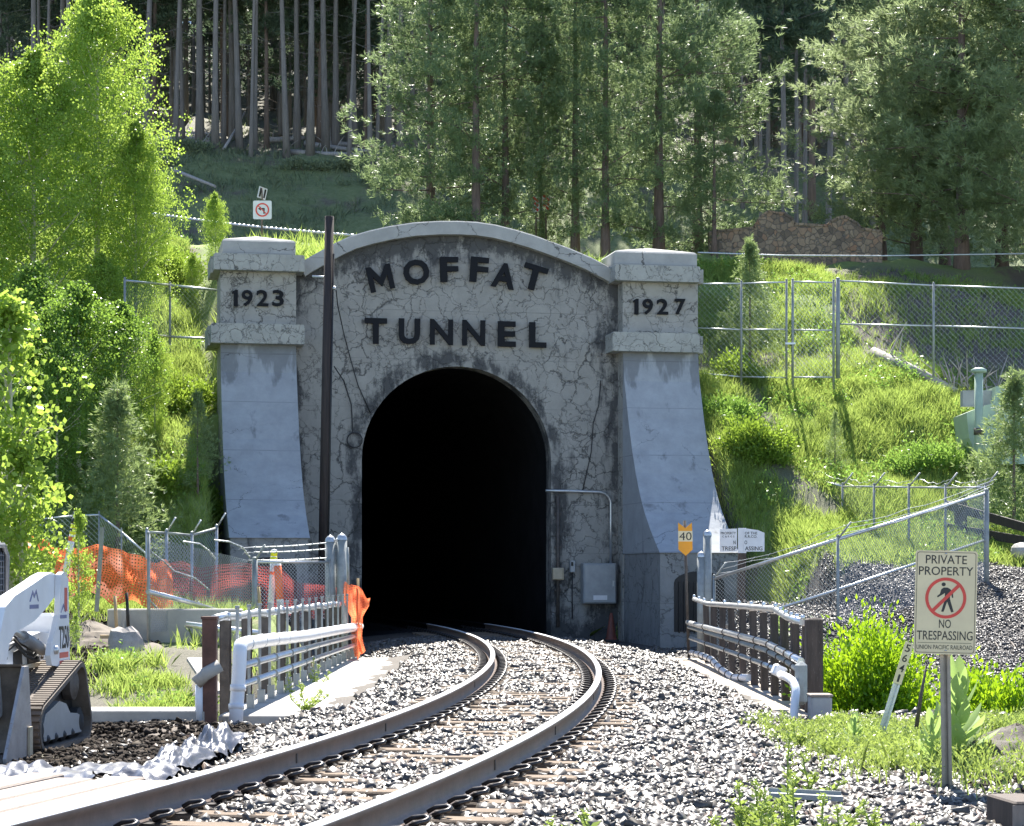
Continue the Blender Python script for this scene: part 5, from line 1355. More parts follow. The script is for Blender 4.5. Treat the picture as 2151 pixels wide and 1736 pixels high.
# lift arms, rear uprights, cylinders
for s in (1, -1):
    ya, yb = (.56, .70) if s > 0 else (-.70, -.56)
    mb = LB(); mb.prism([(-.50, 1.52), (-.46, 1.70), (-.30, 1.725), (-.05, 1.69), (.3, 1.62), (.95, 1.50), (1.25, 1.40), (1.45, 1.1), (1.62, .55), (1.5, .35), (1.35, .4), (1.30, .75), (1.12, 1.05), (.95, 1.15), (.3, 1.25), (-.15, 1.38)], OV, XV, ZV, YV, ya, yb); arm = lbuild(mb, 'lift_arm', M['loader_white'])
    if s > 0:
        mb = LB()
        q0 = Vector((.32, yb, 1.44))
        for poly in ([(-.16, 0), (-.05, .11), (0, .07), (.07, .12), (.16, 0), (.13, 0), (.07, .085), (0, .03), (-.05, .075), (-.12, 0)],): mb.prism([(-a, b) for a, b in poly], q0, XV, ZV, YV, .001, .004)
        mb.prism([(-.15, -.07), (.15, -.07), (.15, -.03), (-.15, -.03)], q0, XV, ZV, YV, .001, .004)
        lbuild(mb, 'emblem', M['decal_blue'], arm)
    mb = LB(); up = [(a + .56, b) for a, b in [(-1.26, 1.66), (-1.08, 1.73), (-.98, 1.70), (-.93, 1.3), (-.66, 1.02), (-.60, .90), (-.66, .80), (-.9, .78), (-1.22, .78), (-1.32, .82)]]
    mb.prism(up, OV, XV, ZV, YV, yb + .004 if s > 0 else ya - .06, yb + .06 if s > 0 else ya - .004); u_ = lbuild(mb, 'rear_upright', M['loader_white'])
    if s > 0:
        yo = yb + .06
        mb = LB(); put_text(mb, 'T250', Vector((-.53, yo, 1.07)), -XV, ZV, YV, .36, .23, .003, .01, .001); lbuild(mb, 'lettering', M['sign_black'], u_)
        mb = LB(); mb.prism([(-.16, -.02), (.16, -.02), (.16, .02), (-.16, .02)], Vector((-.53, yo, .815)), XV, ZV, YV, .001, .004); mb.prism([(-.16, -.028), (.16, -.028), (.16, .028), (-.16, .028)], Vector((-.53, yo, .89)), XV, ZV, YV, .001, .004); mb.prism([(-.05, -.12), (.05, -.12), (.05, .12), (-.05, .12)], Vector((-.60, yo, 1.45)), XV, ZV, YV, .001, .004); lbuild(mb, 'red_decal', M['decal_red'], u_)
        mb = LB(); q0 = Vector((-.51, yo, 1.32))
        mb.prism([(-.1, 0), (.0, .09), (.1, 0), (.08, 0), (0, .06), (-.08, 0)], q0, XV, ZV, YV, .001, .004); mb.prism([(-.12, -.06), (.12, -.06), (.12, -.025), (-.12, -.025)], q0, XV, ZV, YV, .001, .004); lbuild(mb, 'emblem', M['decal_blue'], u_)
        mb = LB(); mb.lathe(Vector((0, 0, 0)), [(.045, 0), (.045, .03), (0, .04)], 10); pv = lbuild(mb, 'pivot_pin', M['galv'], u_); pv.rotation_euler = (R(-90), 0, 0); pv.location = (-.20, yo, .95)
    mb = LB(); yc = (ya + yb) / 2
    mb.tube([(-.22, yc - .0, .95), (.45, yc, 1.10)], .06, 12); cy = lbuild(mb, 'lift_cylinder', M['cyl'])
    mb = LB(); mb.tube([(.45, yc, 1.10), (.8, yc, 1.17)], .032, 10); lbuild(mb, 'piston_rod', M['galv'], cy)
# bucket
mb = LB()
side = [(1.42, .86), (1.55, .86), (2.12, .06), (2.1, .0), (1.36, .0), (1.30, .12)]
bk = None
bp = [(1.55, .86), (1.42, .84), (1.33, .5), (1.31, .15), (1.38, .03), (1.6, .012), (2.14, .01)]
bq = [(a + .02, b + .022) for a, b in bp]
mb = LB(); mb.prism(bp + bq[::-1], OV, XV, ZV, YV, -.938, .938); bk = lbuild(mb, 'bucket', M['rubber'])
for y in (-.97, .94):
    mb = LB(); mb.prism(side, OV, XV, ZV, YV, y, y + .03); lbuild(mb, 'side_plate', M['bucket'], bk)
mb = LB(); mb.box((1.42, .985, .17), (.10, .02, .26)); lbuild(mb, 'wear_plate', M['tan'], bk)
rzl = math.atan2(-.998, -.063)
ld.rotation_euler = (0, 0, rzl)

# ------------------------------------------------------------------ planks, geotextile, heaps in the foreground
o = empty('crossing_plank', at(150, 1690, 13), 'bleached timber crossing panel lying outside the left rail in the lower left corner', 'crossing panel')
c, t, nr = frame(11.6)
for j, off in enumerate((-1.08, -1.35, -1.62, -1.89)):
    mb = MB(); mb.box(c + nr * off + Vector((0, 0, -.105 + random.uniform(-.008, .008))) + t * (.2 * (j % 2)), (.25, 3.3, .12), Matrix((nr, t, PZ)).transposed() @ Matrix.Rotation(random.uniform(-.015, .015), 3, 'Z'), .012); mb.build('plank', M['plank'], o)
def cloth(label, c, size, seed, amp=.12, m='cloth'):
    rg = np.random.default_rng(seed); n = 44
    a, b = np.meshgrid(np.linspace(-.5, .5, n), np.linspace(-.5, .5, n))
    z = np.zeros_like(a)
    for k in range(7):
        d = rg.normal(size=2) * 7; z += np.abs(np.sin(a * d[0] + b * d[1] + rg.random() * 6)) * amp / 3
    for k in range(9):
        d = rg.normal(size=2) * 17; z += np.abs(np.sin(a * d[0] + b * d[1] + rg.random() * 6 + z * 9)) * amp / 9
    z = .42 * z * (1 - 1.6 * np.maximum(np.abs(a), np.abs(b)) ** 2)
    X = c.x + a * size[0] * (1 + .15 * np.sin(7 * b)); Y = c.y + b * size[1] * (1 + .2 * np.sin(6 * a))
    Z = top_z(X, Y) - .03 + z + .05 * (1 - np.maximum(np.abs(a), np.abs(b)) * 2)
    i = np.arange(n * n).reshape(n, n)
    me = npmesh('geotextile', np.stack([X, Y, Z], -1).reshape(-1, 3), np.stack([i[:-1, :-1], i[:-1, 1:], i[1:, 1:], i[1:, :-1]], -1).reshape(-1, 4))
    return tag(link('geotextile', me, M[m]), label, 'fabric')
cloth('crumpled grey geotextile sheet on the gravel in front of the loader bucket', at(95, 1625, 16.6), (1.15, 2.2), 3, .22)
cloth('scrap of crumpled grey geotextile beside the left rail', at(375, 1612, 16.2), (.42, 1.6), 5, .22)
cloth('larger folded scrap of pale geotextile by the left rail', at(435, 1585, 17.4), (.5, 1.3), 8, .26)
cloth('pale geotextile tatter next to the crossing panel', at(285, 1645, 14.8), (.5, 1.0), 9, .14)
def heap(name, label, c, r, h, seed, m):
    n, k = 14, 26; rg = np.random.default_rng(seed); ph = rg.random(8) * 6
    V_ = []
    for i in range(n + 1):
        f = i / n
        for j in range(k):
            a = 2 * math.pi * j / k
            rr = f * (1 + .14 * math.sin(3 * a + ph[0]) + .08 * math.sin(7 * a + ph[1]))
            x, y = c.x + r[0] * rr * math.cos(a), c.y + r[1] * rr * math.sin(a)
            V_.append((x, y, float(top_z(x, y)) - .05 + h * (1 - f) ** .8 * (1 + .25 * math.sin(5 * a * f + ph[2]) * f) + rg.normal() * .02 * h))
    Fc = [(i * k + j, i * k + (j + 1) % k, (i + 1) * k + (j + 1) % k, (i + 1) * k + j) for i in range(n) for j in range(k)]
    return tag(link(name, npmesh(name, V_, Fc, True), M[m]), label, 'heap')
heap('gravel_heap', 'dark gravel heap at the right edge behind the sign', at(2135, 1640, 17.5), (.85, .9), .42, 2, 'bed')
heap('soil_heap', 'long ridge of dark churned soil between the loader and the railing', at(345, 1530, 23), (1.5, .55), .16, 4, 'rubber')
heap('soil_heap', 'dark spoil beside the dug hole left of the boulder', at(190, 1300, 37), (1.3, 1.2), .45, 6, 'rubber')
o = empty('timber_block', at(2135, 1736, 13.2), 'squared dark timber block in the lower right corner', 'timber')
mb = MB(); mb.box(at(2140, 1708, 13.2), (.24, .5, .19), Matrix.Rotation(.12, 3, 'Z'), .012); mb.build('block', M['rust_wood'], o)
mb = MB(); mb.box(at(2140, 1708, 13.2) + Vector((0, -.252, 0)), (.2, .006, .15), Matrix.Rotation(.12, 3, 'Z')); mb.build('end_grain', M['plank'], o)
o = empty('steel_channel', at(1690, 1675, 14.8), 'short grey steel channel lying on the gravel left of the sign post', 'steel scrap')
mb = MB(); mb.box(at(1693, 1674, 14.8), (.5, .09, .035), Matrix.Rotation(.05, 3, 'Y')); mb.build('web', M['galv_dull'], o)
mb = MB(); mb.box(at(1693, 1674, 14.8) + Vector((0, .05, .02)), (.5, .012, .05), Matrix.Rotation(.05, 3, 'Y')); mb.build('flange', M['galv_dull'], o)
# ------------------------------------------------------------------ ballast stones
def rotmats(n):
    q_ = rng.normal(size=(n, 4)); q_ /= np.linalg.norm(q_, axis=1, keepdims=True)
    a, b, c, d = q_.T
    return np.stack([np.stack([1 - 2 * (c * c + d * d), 2 * (b * c - a * d), 2 * (b * d + a * c)], -1), np.stack([2 * (b * c + a * d), 1 - 2 * (b * b + d * d), 2 * (c * d - a * b)], -1), np.stack([2 * (b * d - a * c), 2 * (c * d + a * b), 1 - 2 * (b * b + c * c)], -1)], 1)
_cv = np.array([(x, y, z) for x in (-1, 1) for y in (-1, 1) for z in (-1, 1)], float)
_cf = np.array([(0, 1, 3), (0, 3, 2), (4, 6, 7), (4, 7, 5), (0, 4, 5), (0, 5, 1), (2, 3, 7), (2, 7, 6), (0, 2, 6), (0, 6, 4), (1, 5, 7), (1, 7, 3)])
def stones(P, size):
    n = len(P)
    V = _cv[None] * (1 + rng.uniform(-.45, .25, (n, 8, 3))) * .58
    V = V * (size[:, None] * rng.uniform(.4, 1.2, (n, 3)))[:, None, :]
    V[..., 2] *= .62
    Rm = rotmats(n); kf = rng.random(n) < .72            # most lie flat, the rest at any angle
    a = rng.uniform(0, 2 * np.pi, n); tx = rng.normal(size=n) * .38; ty_ = rng.normal(size=n) * .38
    ca, sa = np.cos(a), np.sin(a); o1, z1 = np.ones(n), np.zeros(n)
    Rz = np.stack([np.stack([ca, -sa, z1], -1), np.stack([sa, ca, z1], -1), np.stack([z1, z1, o1], -1)], 1)
    Rx = np.stack([np.stack([o1, z1, z1], -1), np.stack([z1, np.cos(tx), -np.sin(tx)], -1), np.stack([z1, np.sin(tx), np.cos(tx)], -1)], 1)
    Ry = np.stack([np.stack([np.cos(ty_), z1, np.sin(ty_)], -1), np.stack([z1, o1, z1], -1), np.stack([-np.sin(ty_), z1, np.cos(ty_)], -1)], 1)
    Rm = np.where(kf[:, None, None], Rx @ Ry @ Rz, Rm)
    V = np.einsum('nij,nkj->nki', Rm, V) + P[:, None, :]
    Fc = (_cf[None] + 8 * np.arange(n)[:, None, None]).reshape(-1, 3)
    return V.reshape(-1, 3), Fc
def scat(n, x0, x1, y0, y1, f=None):
    X = rng.uniform(x0, x1, n); Y = y0 * (y1 / y0) ** rng.random(n) if f is None else f
    return X, Y
slY = np.array(ty)
def tie_mask(X, Y):
    d = X - xc(Y); sl = (xc(Y + .2) - xc(Y - .2)) / .4
    # distance along the track to the nearest sleeper
    yy = Y + d * sl
    k = np.clip(np.searchsorted(slY, yy), 1, len(slY) - 1)
    near = np.minimum(np.abs(yy - slY[k]), np.abs(yy - slY[k - 1]))
    on = (near < .13) & (np.abs(d) < 1.32)
    p = np.where(d > .8, np.where(Y < 16.5, .88, np.where((Y > 21) & (Y < 24), .7, .25)), np.where((Y > 20.5) & (Y < 24.5), .9, np.where(Y < 15, .35, .12)))
    return on & (rng.random(len(X)) < p), d
X, Y = scat(215000, -4.2, 5.6, 9.6, 50)
cl = tie_mask(X, Y); d = cl[1]
bz = bedz(X, Y); hz = H(X, Y)
zt = np.maximum(bz, hz)
u_, v_ = UV(X, Y)
dens = np.where(bz >= hz - .02, 1.0, np.where(Y < 24, np.where(X > 0, np.interp(X, [1, 3.2, 4.2, 5.6], [1, .75, .35, .15]), .12), .5))
dens *= np.where((Y > 24.9) & (Y < 42.8) & ((X < -1.9) | (X > 3.0)), 0.0, 1.0)
dens *= np.where((Y > 42.5) & (np.abs(X) > 3.4), .35, 1)
near_rail = (np.abs(np.abs(d) - .755) < .085)
keep = (rng.random(len(X)) < dens) & ~cl[0] & ~near_rail & (v_ < .2) & ~((X < -5.0) & (Y < 24))
keep &= ~((Y < 14.2) & (d < -.93) & (d > -2.1))
X, Y, zt, d = X[keep], Y[keep], zt[keep], d[keep]
size = rng.uniform(.026, .08, len(X)) * rng.choice([.75, 1, 1.35], len(X), p=[.45, .45, .1]) * np.interp(Y, [10, 50], [1.0, 1.15])
Z = zt + rng.uniform(-.015, .022, len(X)) - np.where(np.abs(np.abs(d) - .755) < .26, .022, 0)
V, Fc = stones(np.stack([X, Y, Z], -1), size)
tag(link('ballast_stones', npmesh('ballast_stones', V, Fc), M['ballast']), 'grey angular ballast stones filling the track bed', 'gravel', kind='stuff')
# chips on the right hand bank, and clods on the left
n = 80000
X = rng.uniform(3.6, 13, n); Y = rng.uniform(34, 48.5, n); Z = H(X, Y)
k = (rng.random(n) < .85 * (1 - sm(46.3, 47.6, Y + .4 * np.sin(3 * X) - 1.4 * (X < 7.2)))) 
V, Fc = stones(np.stack([X, Y, Z + rng.uniform(-.01, .03, n)], -1)[k], rng.uniform(.02, .055, n)[k])
tag(link('gravel_bank', npmesh('gravel_bank', V, Fc), M['chips']), 'dark grey gravel chips covering the bank right of the bridge', 'gravel', kind='stuff')
n = 22000
X = np.concatenate([rng.uniform(-7, -2.6, n), rng.uniform(-9.5, -6.2, 9000), rng.uniform(3.3, 4.5, 2500)]); Y = np.concatenate([rng.uniform(14.5, 24.2, n), rng.uniform(30, 41, 9000), rng.uniform(15.6, 18.5, 2500)])
Z = top_z(X, Y)
hb = .14 * np.exp(-((X + 3.9) / 1.0) ** 2 - ((Y - 23) / .4) ** 2) * rng.random(len(X))
V, Fc = stones(np.stack([X, Y, Z + hb + rng.uniform(-.015, .03, len(X))], -1), rng.uniform(.02, .07, len(X)) ** 1.0)
tag(link('soil_clods', npmesh('soil_clods', V, Fc), M['clods']), 'dark churned soil clods and grit by the loader and the dug hole', 'soil', kind='stuff')

# ------------------------------------------------------------------ leaves, blades
def unit(a): return a / np.maximum(np.linalg.norm(a, axis=-1, keepdims=True), 1e-9)
def diamonds(P, A, length, width):
    """one pointed leaf per point P along axis A"""
    n = len(P); A = unit(A); B = unit(np.cross(A, rng.normal(size=(n, 3))))
    L = np.broadcast_to(length, n)[:, None]; W_ = np.broadcast_to(width, n)[:, None]
    V = np.stack([P, P + A * L * .45 + B * W_ / 2, P + A * L, P + A * L * .45 - B * W_ / 2], 1)
    return V.reshape(-1, 3), (np.arange(4)[None] + 4 * np.arange(n)[:, None])
def joinVF(lst):
    Vs, Fs, b = [], [], 0
    for V, Fc in lst: Vs.append(V); Fs.append(Fc + b); b += len(V)
    return np.concatenate(Vs), np.concatenate(Fs)
def blades(P, h, w_, lean=.35, bend=None):
    n = len(P)
    a = rng.uniform(0, 2 * np.pi, n); B = np.stack([np.cos(a), np.sin(a), np.zeros(n)], -1) * (np.broadcast_to(w_, n) / 2)[:, None]
    T = rng.normal(size=(n, 3)) * lean; T[:, 2] = 1
    if bend is not None: T[:, :2] += np.array(bend)
    T = unit(T); hh = np.broadcast_to(h, n)[:, None]
    mid = P + T * hh * .55; tip = P + T * hh + np.stack([T[:, 0], T[:, 1], -.2 * np.ones(n)], -1) * hh * .35
    V = np.stack([P - B, P + B, mid + B * .7, tip, mid - B * .7], 1).reshape(-1, 3)
    return V, (np.arange(5)[None] + 5 * np.arange(n)[:, None])

# hillside grass
def patchy(X, Y, s=1.0): return .5 + .25 * np.sin(1.1 * s * X + .6 * s * Y) + .25 * np.sin(1.9 * s * Y - 1.3 * s * X + 1.7) + .12 * np.sin(4.1 * s * X + 3.3 * s * Y)
parts = []
def grassfield(n, x0, x1, y0, y1, h, w_, mask, hv=.35, lean=.3, clump=3):
    X = rng.uniform(x0, x1, n); Y = rng.uniform(y0, y1, n)
    k = rng.random(n) < mask(X, Y); X, Y = X[k], Y[k]
    X = np.repeat(X, clump) + rng.normal(size=len(X) * clump) * .05; Y = np.repeat(Y, clump) + rng.normal(size=len(Y) * clump) * .05
    P = np.stack([X, Y, H(X, Y) - .02], -1)
    hh = h * rng.uniform(1 - hv, 1 + hv, len(X)) * (.6 + .7 * np.clip(patchy(X, Y, .8), 0, 1))
    return blades(P, hh, w_ * rng.uniform(.7, 1.3, len(X)), lean)
def m_left(X, Y):
    u, v = UV(X, Y)
    return np.where(Y > 44.5, 1.0, np.where(Y > 38.5, .22, np.clip(5 * patchy(X, Y, 1.6) - 3.1, 0, 1))) * np.clip(.35 + patchy(X, Y), 0, 1) * (np.abs(u) > 6.2) * (v < 16) * np.where((Y < 41) & (X > -4.2), .3, 1) * np.where((X < -6.3) & (Y < 40.5) & (Y > 32), .15, 1) * np.where((Y > 34) & (Y < 38.7), .12, 1)
def m_right(X, Y):
    u, v = UV(X, Y)
    path = np.exp(-((u - (8.2 - .12 * v + .5 * np.sin(v * .8))) / .62) ** 2) * (v > -4) * (v < 5)
    bare = np.maximum((np.sin(.7 * X + 1.3 * Y) > .55) * (v > 4.3) * .8, .78 * sm(3.3, 3.9, v + .3 * np.sin(2 * X)) * (1 - sm(5.4, 6.2, v + .4 * np.sin(1.7 * X))))
    return np.clip(.5 + patchy(X, Y), 0, 1) * (u > 6.05) * (v < 16) * sm(46.2, 47.8, Y + .5 * np.sin(2.3 * X) - 1.6 * (X < 7.2)) * np.where((X > 10) & (v > 4.3), .3, 1) * (1 - path) * (1 - bare)  # grass thinned on the upper right patch that stands for pine shade
parts.append(grassfield(85000, -17, -4.8, 41, 66, .30, .014, m_left, .5, .35, clump=5))
parts.append(grassfield(26000, -10, -3.6, 28.6, 41.2, .33, .014, m_left, clump=5))
parts.append(grassfield(105000, 4.8, 21, 46, 68, .29, .014, m_right, .5, .35, clump=5))
parts.append(grassfield(5000, -8, 8, 54.8, 66, .5, .03, lambda X, Y: np.abs(UV(X, Y)[0]) < 6.5))
V, Fc = joinVF(parts)
tag(link('hill_grass', npmesh('hill_grass', V, Fc), M['grass']), 'sunlit yellow green grass on the slopes either side of the portal', 'grass', kind='stuff')
# broad leaved plants among the grass
def forbs(n, x0, x1, y0, y1, mask, hmax, leaf):
    X = rng.uniform(x0, x1, n); Y = rng.uniform(y0, y1, n)
    k = rng.random(n) < mask(X, Y) * np.clip(3.2 * patchy(X + 3, Y - 2, .9) - 1.4, 0, 1); X, Y = X[k], Y[k]
    m = 16; h = rng.uniform(.3, 1, len(X)) * hmax * np.clip(.4 + patchy(X, Y, .7), .3, 1.3)
    Xr = np.repeat(X, m); Yr = np.repeat(Y, m); f = rng.random(len(Xr)); sp_ = np.repeat(h, m) * .3
    P = np.stack([Xr + rng.normal(size=len(Xr)) * sp_, Yr + rng.normal(size=len(Xr)) * sp_, np.repeat(H(X, Y), m) + np.repeat(h, m) * f], -1)
    A = rng.normal(size=P.shape); A[:, 2] = np.abs(A[:, 2]) * .8
    return diamonds(P, A, leaf * rng.uniform(.6, 1.3, len(P)), leaf * .45)
V, Fc = joinVF([forbs(9000, 4.8, 21, 46.5, 68, m_right, .55, .10), forbs(7500, -17, -4.8, 42, 66, m_left, .5, .10), forbs(2500, -9, -3.7, 29, 41, m_left, .35, .07)])
tag(link('hill_forbs', npmesh('hill_forbs', V, Fc), M['forb']), 'patches of broad leaved green plants among the hillside grass', 'plants', kind='stuff')
parts = [grassfield(40000, -30, 30, 78, 101, .34, .035, lambda X, Y: np.clip(patchy(X, Y, .6) - .1, 0, 1)),
         grassfield(9000, -34, 40, 99, 135, .4, .04, lambda X, Y: np.clip(patchy(X, Y, .4) - .2, 0, 1))]
V, Fc = joinVF(parts)
tag(link('bank_grass', npmesh('bank_grass', V, Fc), M['grass_shade']), 'thin dark grass on the shaded road bank below the forest', 'grass', kind='stuff')
# weeds on the near right shoulder
def m_weed(X, Y): 
    return np.clip(.15 + patchy(X, Y, 1.3), 0, 1) * sm(.0, 1.0, X - np.interp(Y, [13, 16, 20, 25, 30], [3.3, 2.4, 2.2, 2.4, 3.2])) * np.where((Y < 15.6), .12, 1)
parts = []
X = rng.uniform(2.2, 6.6, 15000); Y = rng.uniform(12.6, 22.8, 15000)
k = rng.random(15000) < m_weed(X, Y) * np.where(X > 5.2, .5, 1); X, Y = X[k], Y[k]
Z = top_z(X, Y)
sh = rng.uniform(.12, .38, len(X)) * np.interp(Y, [16.5, 20], [1, .42])
parts.append(blades(np.stack([X, Y, Z], -1), sh, .012, .22))
nl = 9
Xr = np.repeat(X, nl); Yr = np.repeat(Y, nl); f = rng.random(len(Xr)); hr = np.repeat(sh, nl)
P = np.stack([Xr + rng.normal(size=len(Xr)) * .012, Yr + rng.normal(size=len(Xr)) * .012, np.repeat(Z, nl) + hr * (.2 + .8 * f)], -1)
A = rng.normal(size=(len(Xr), 3)); A[:, 2] = np.abs(A[:, 2]) + .4
V5, F5 = parts[0]
V4, F4 = diamonds(P, A, .055 * (1.2 - .6 * f), .014)
tag(link('weed_stems', npmesh('weed_stems', V5, F5), M['weed']), 'low pale green weeds growing through the gravel on the right shoulder', 'weeds', kind='stuff')
tag(link('weed_leaves', npmesh('weed_leaves', V4, F4), M['weed']), 'small narrow leaves of the pale weeds on the right shoulder', 'weeds', kind='stuff')

# ------------------------------------------------------------------ trees
def trunk_mesh(name, h, r0, r1, lean, limbs, seed, n=9):
    rg = random.Random(seed); mb = MB()
    pts = []; rad = []
    m = 9
    for i in range(m):
        f = i / (m - 1)
        pts.append(Vector((lean[0] * f * h + rg.uniform(-.02, .02) * h * .15 * f, lean[1] * f * h + rg.uniform(-.02, .02) * h * .15 * f, f * h - .25 * (i == 0)))); rad.append(lerp(r0, r1, f ** .9) * (1.35 if i == 0 else 1))
    mb.tube(pts, rad, n)
    for (z, dx, dy, dz, r) in limbs:
        f = min(.99, z / h) * (m - 1); k = int(f); p = pts[k].lerp(pts[min(k + 1, m - 1)], f - k)
        e = p + Vector((dx, dy, dz)); mid = p.lerp(e, .5) + Vector((0, 0, rg.uniform(-.06, .06) * Vector((dx, dy, dz)).length))
        mb.tube([p, mid, e], [r, r * .7, r * .3], 5, False)
    o = mb.build(name, None, None); me = o.data; bpy.data.objects.remove(o)
    return me
def branches(nb, h, z0f, Rf, up, seed, zpow=1.0):
    rg = np.random.default_rng(seed)
    zf = z0f + (1 - z0f) * rg.random(nb) ** zpow
    a = rg.uniform(0, 2 * np.pi, nb)
    L = Rf(zf) * rg.uniform(.65, 1.12, nb)
    e = up + rg.normal(size=nb) * .16
    D = np.stack([np.cos(a) * np.cos(e), np.sin(a) * np.cos(e), np.sin(e)], -1)
    return np.stack([np.zeros(nb), np.zeros(nb), zf * h], -1), D, L
def aspen(seed, h, rad, nb, nl, leaf, z0f=.12, shape=None, up=.65):
    Rf = shape or (lambda f: rad * np.clip(1.55 * np.sin(np.pi * np.clip(f * .93 + .07, 0, 1)) ** .75 * (1 - .62 * f), .12, None))
    O, D, L = branches(nb, h, z0f, Rf, up, seed)
    rg = np.random.default_rng(seed + 1)
    ns = max(4, nl // 16)
    tc = rg.random((nb, ns)) ** .6 * .95 + .08
    oc = rg.normal(size=(nb, ns, 3)) * ((.09 + .22 * (1 - tc)) * np.minimum(L[:, None], 1.6))[..., None]
    pk = rg.integers(0, ns, (nb, nl)); rI = np.arange(nb)[:, None]
    cr = (.045 + .055 * np.minimum(L, 1.6))[:, None, None]
    t = tc[rI, pk]
    P = O[:, None] + D[:, None] * (t * L[:, None])[..., None] + oc[rI, pk] + rg.normal(size=(nb, nl, 3)) * cr * np.array([1.15, 1.15, .8])
    P[..., 2] += t * t * L[:, None] * .25
    P = P.reshape(-1, 3)
    A = rng.normal(size=P.shape); A[:, 2] -= .5
    V, Fc = diamonds(P, A, leaf * rg.uniform(.75, 1.2, len(P)), leaf * .85 * rg.uniform(.8, 1.15, len(P)))
    limbs = [(O[i][2], *(D[i] * L[i] * .8), max(.012, h * .0035)) for i in range(0, nb, max(1, nb // 34))]
    return V, Fc, limbs
def pine_crown(seed, h, z0f, Rf, nb, nt, tuft, nn=7, wid=.022, droop=.0):
    rg = np.random.default_rng(seed)
    O, D, L = branches(nb, h, z0f, Rf, .05, seed)
    Pt, At = [], []
    ns = max(3, nt // 6)
    tc = rg.random((nb, ns)) ** .6 * .92 + .08
    scn = rg.normal(size=(nb, ns)) * .24 * (1.1 - tc * .7) * L[:, None]
    zc_ = rg.normal(size=(nb, ns)) * .10
    pick = rg.integers(0, ns, (nb, nt)); rI = np.arange(nb)[:, None]
    cr = np.minimum(.17, .09 + .05 * L)[:, None]
    t = tc[rI, pick] + rg.normal(size=(nb, nt)) * cr / np.maximum(L[:, None], .3)
    side = np.cross(D, np.array([0, 0, 1.]))
    s = scn[rI, pick] + rg.normal(size=(nb, nt)) * cr
    P = O[:, None] + D[:, None] * (t * L[:, None])[..., None] + side[:, None] * s[..., None]
    P[..., 2] += zc_[rI, pick] + rg.normal(size=(nb, nt)) * cr * .7 - droop * t * L[:, None] + .10 * t ** 3 * L[:, None]
    Ax = D[:, None] * .8 + side[:, None] * np.sign(s)[..., None] * .5 + rg.normal(size=(nb, nt, 3)) * .35 + np.array([0, 0, .35])
    P = np.repeat(P.reshape(-1, 3), nn, 0); Ax = np.repeat(unit(Ax).reshape(-1, 3), nn, 0)
    A = Ax + rg.normal(size=P.shape) * .55
    V, Fc = diamonds(P - Ax * tuft * .25, A, tuft * rg.uniform(.7, 1.2, len(P)), wid)
    limbs = [(O[i][2], *(D[i] * L[i] * .9), .028) for i in range(0, nb, 3)]
    return V, Fc, limbs
def make_tree(name, label, cat, loc, crown, tmesh, cm, tm, rz=0, s=1.0, group=None):
    o = empty(name, loc, label, cat, group, rz); o.scale = (s, s, s) if not isinstance(s, tuple) else s
    link('trunk', tmesh, None, o); 
    if crown is not None: link('crown', crown, None, o)
    return o
def withm(me, m): me.materials.append(m); return me

# aspens on the left
def aspen_proto(seed, h, rad, nb, nl, leaf, m, z0f=.12, **k):
    V, Fc, limbs = aspen(seed, h, rad, nb, nl, leaf, z0f, **k)
    return withm(npmesh('crown', V, Fc), M[m]), withm(trunk_mesh('trunk', h * .97, h * .012 + .02, .012, (.0, 0), limbs, seed), M['bark_aspen'])
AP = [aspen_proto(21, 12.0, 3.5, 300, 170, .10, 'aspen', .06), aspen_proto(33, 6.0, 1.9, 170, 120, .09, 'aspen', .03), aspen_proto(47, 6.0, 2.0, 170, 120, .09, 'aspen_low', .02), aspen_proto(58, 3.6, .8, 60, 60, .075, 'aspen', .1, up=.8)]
def gp(x, Y, dz=0): 
    X = (x - CX) * Y / F
    return Vector((X, Y, Hz(X, Y) + dz))
def aspen_at(x, ytop, Y, k, label, rz, wide=1.0, group=None):
    b = gp(x, Y); zt = CH + (HY - ytop) * Y / F
    s = (zt - b.z) / (12.0, 6.0, 6.0, 3.6)[k]
    me, tm = AP[k]
    return make_tree('aspen_tree', label, 'aspen tree', b, me, tm, None, None, rz, (s * wide, s * wide, s), group)
aspen_at(205, -25, 58, 0, 'tallest bright green aspen, its pointed top reaching the upper left edge of the photo', .3, .86)
aspen_at(70, 120, 56, 0, 'broad bright green aspen at the left edge beside the tallest one', 2.1, 1.05)
aspen_at(285, 265, 57, 0, 'shorter bright aspen leaning out on the right flank of the tall aspens', 4.0, .72)
aspen_at(-60, 260, 55, 0, 'aspen cut off by the left edge below the tall aspens', 1.0, 1.0)
aspen_at(452, 408, 62, 1, 'slender young aspen rising just left of the 1923 pillar cap', 0.5, .62)
aspen_at(405, 535, 61, 1, 'bushy young aspen against the road bank left of the 1923 pillar', 1.7, .8)
aspen_at(325, 560, 60, 1, 'round bright aspen below the guard cable at the crest', 2.9, .9)
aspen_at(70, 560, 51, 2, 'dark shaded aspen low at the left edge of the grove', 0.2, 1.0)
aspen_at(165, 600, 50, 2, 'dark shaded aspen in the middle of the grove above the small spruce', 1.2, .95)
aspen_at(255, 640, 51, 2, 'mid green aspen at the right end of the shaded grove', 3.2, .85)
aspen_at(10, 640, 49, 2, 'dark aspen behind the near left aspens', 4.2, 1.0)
aspen_at(325, 700, 52, 1, 'small lit aspen sapling at the right edge of the grove under the hill fence', 5.2, .62)
aspen_at(120, 720, 48.5, 2, 'lowest dark aspen at the foot of the grove', 5.9, .8)
aspen_at(210, 540, 55, 1, 'lit aspen crown between the tall aspens and the shaded grove', 3.7, 1.0)
aspen_at(20, 630, 37, 3, 'near yellow green aspen with round leaves at the left edge above the loader', .4, 1.0)
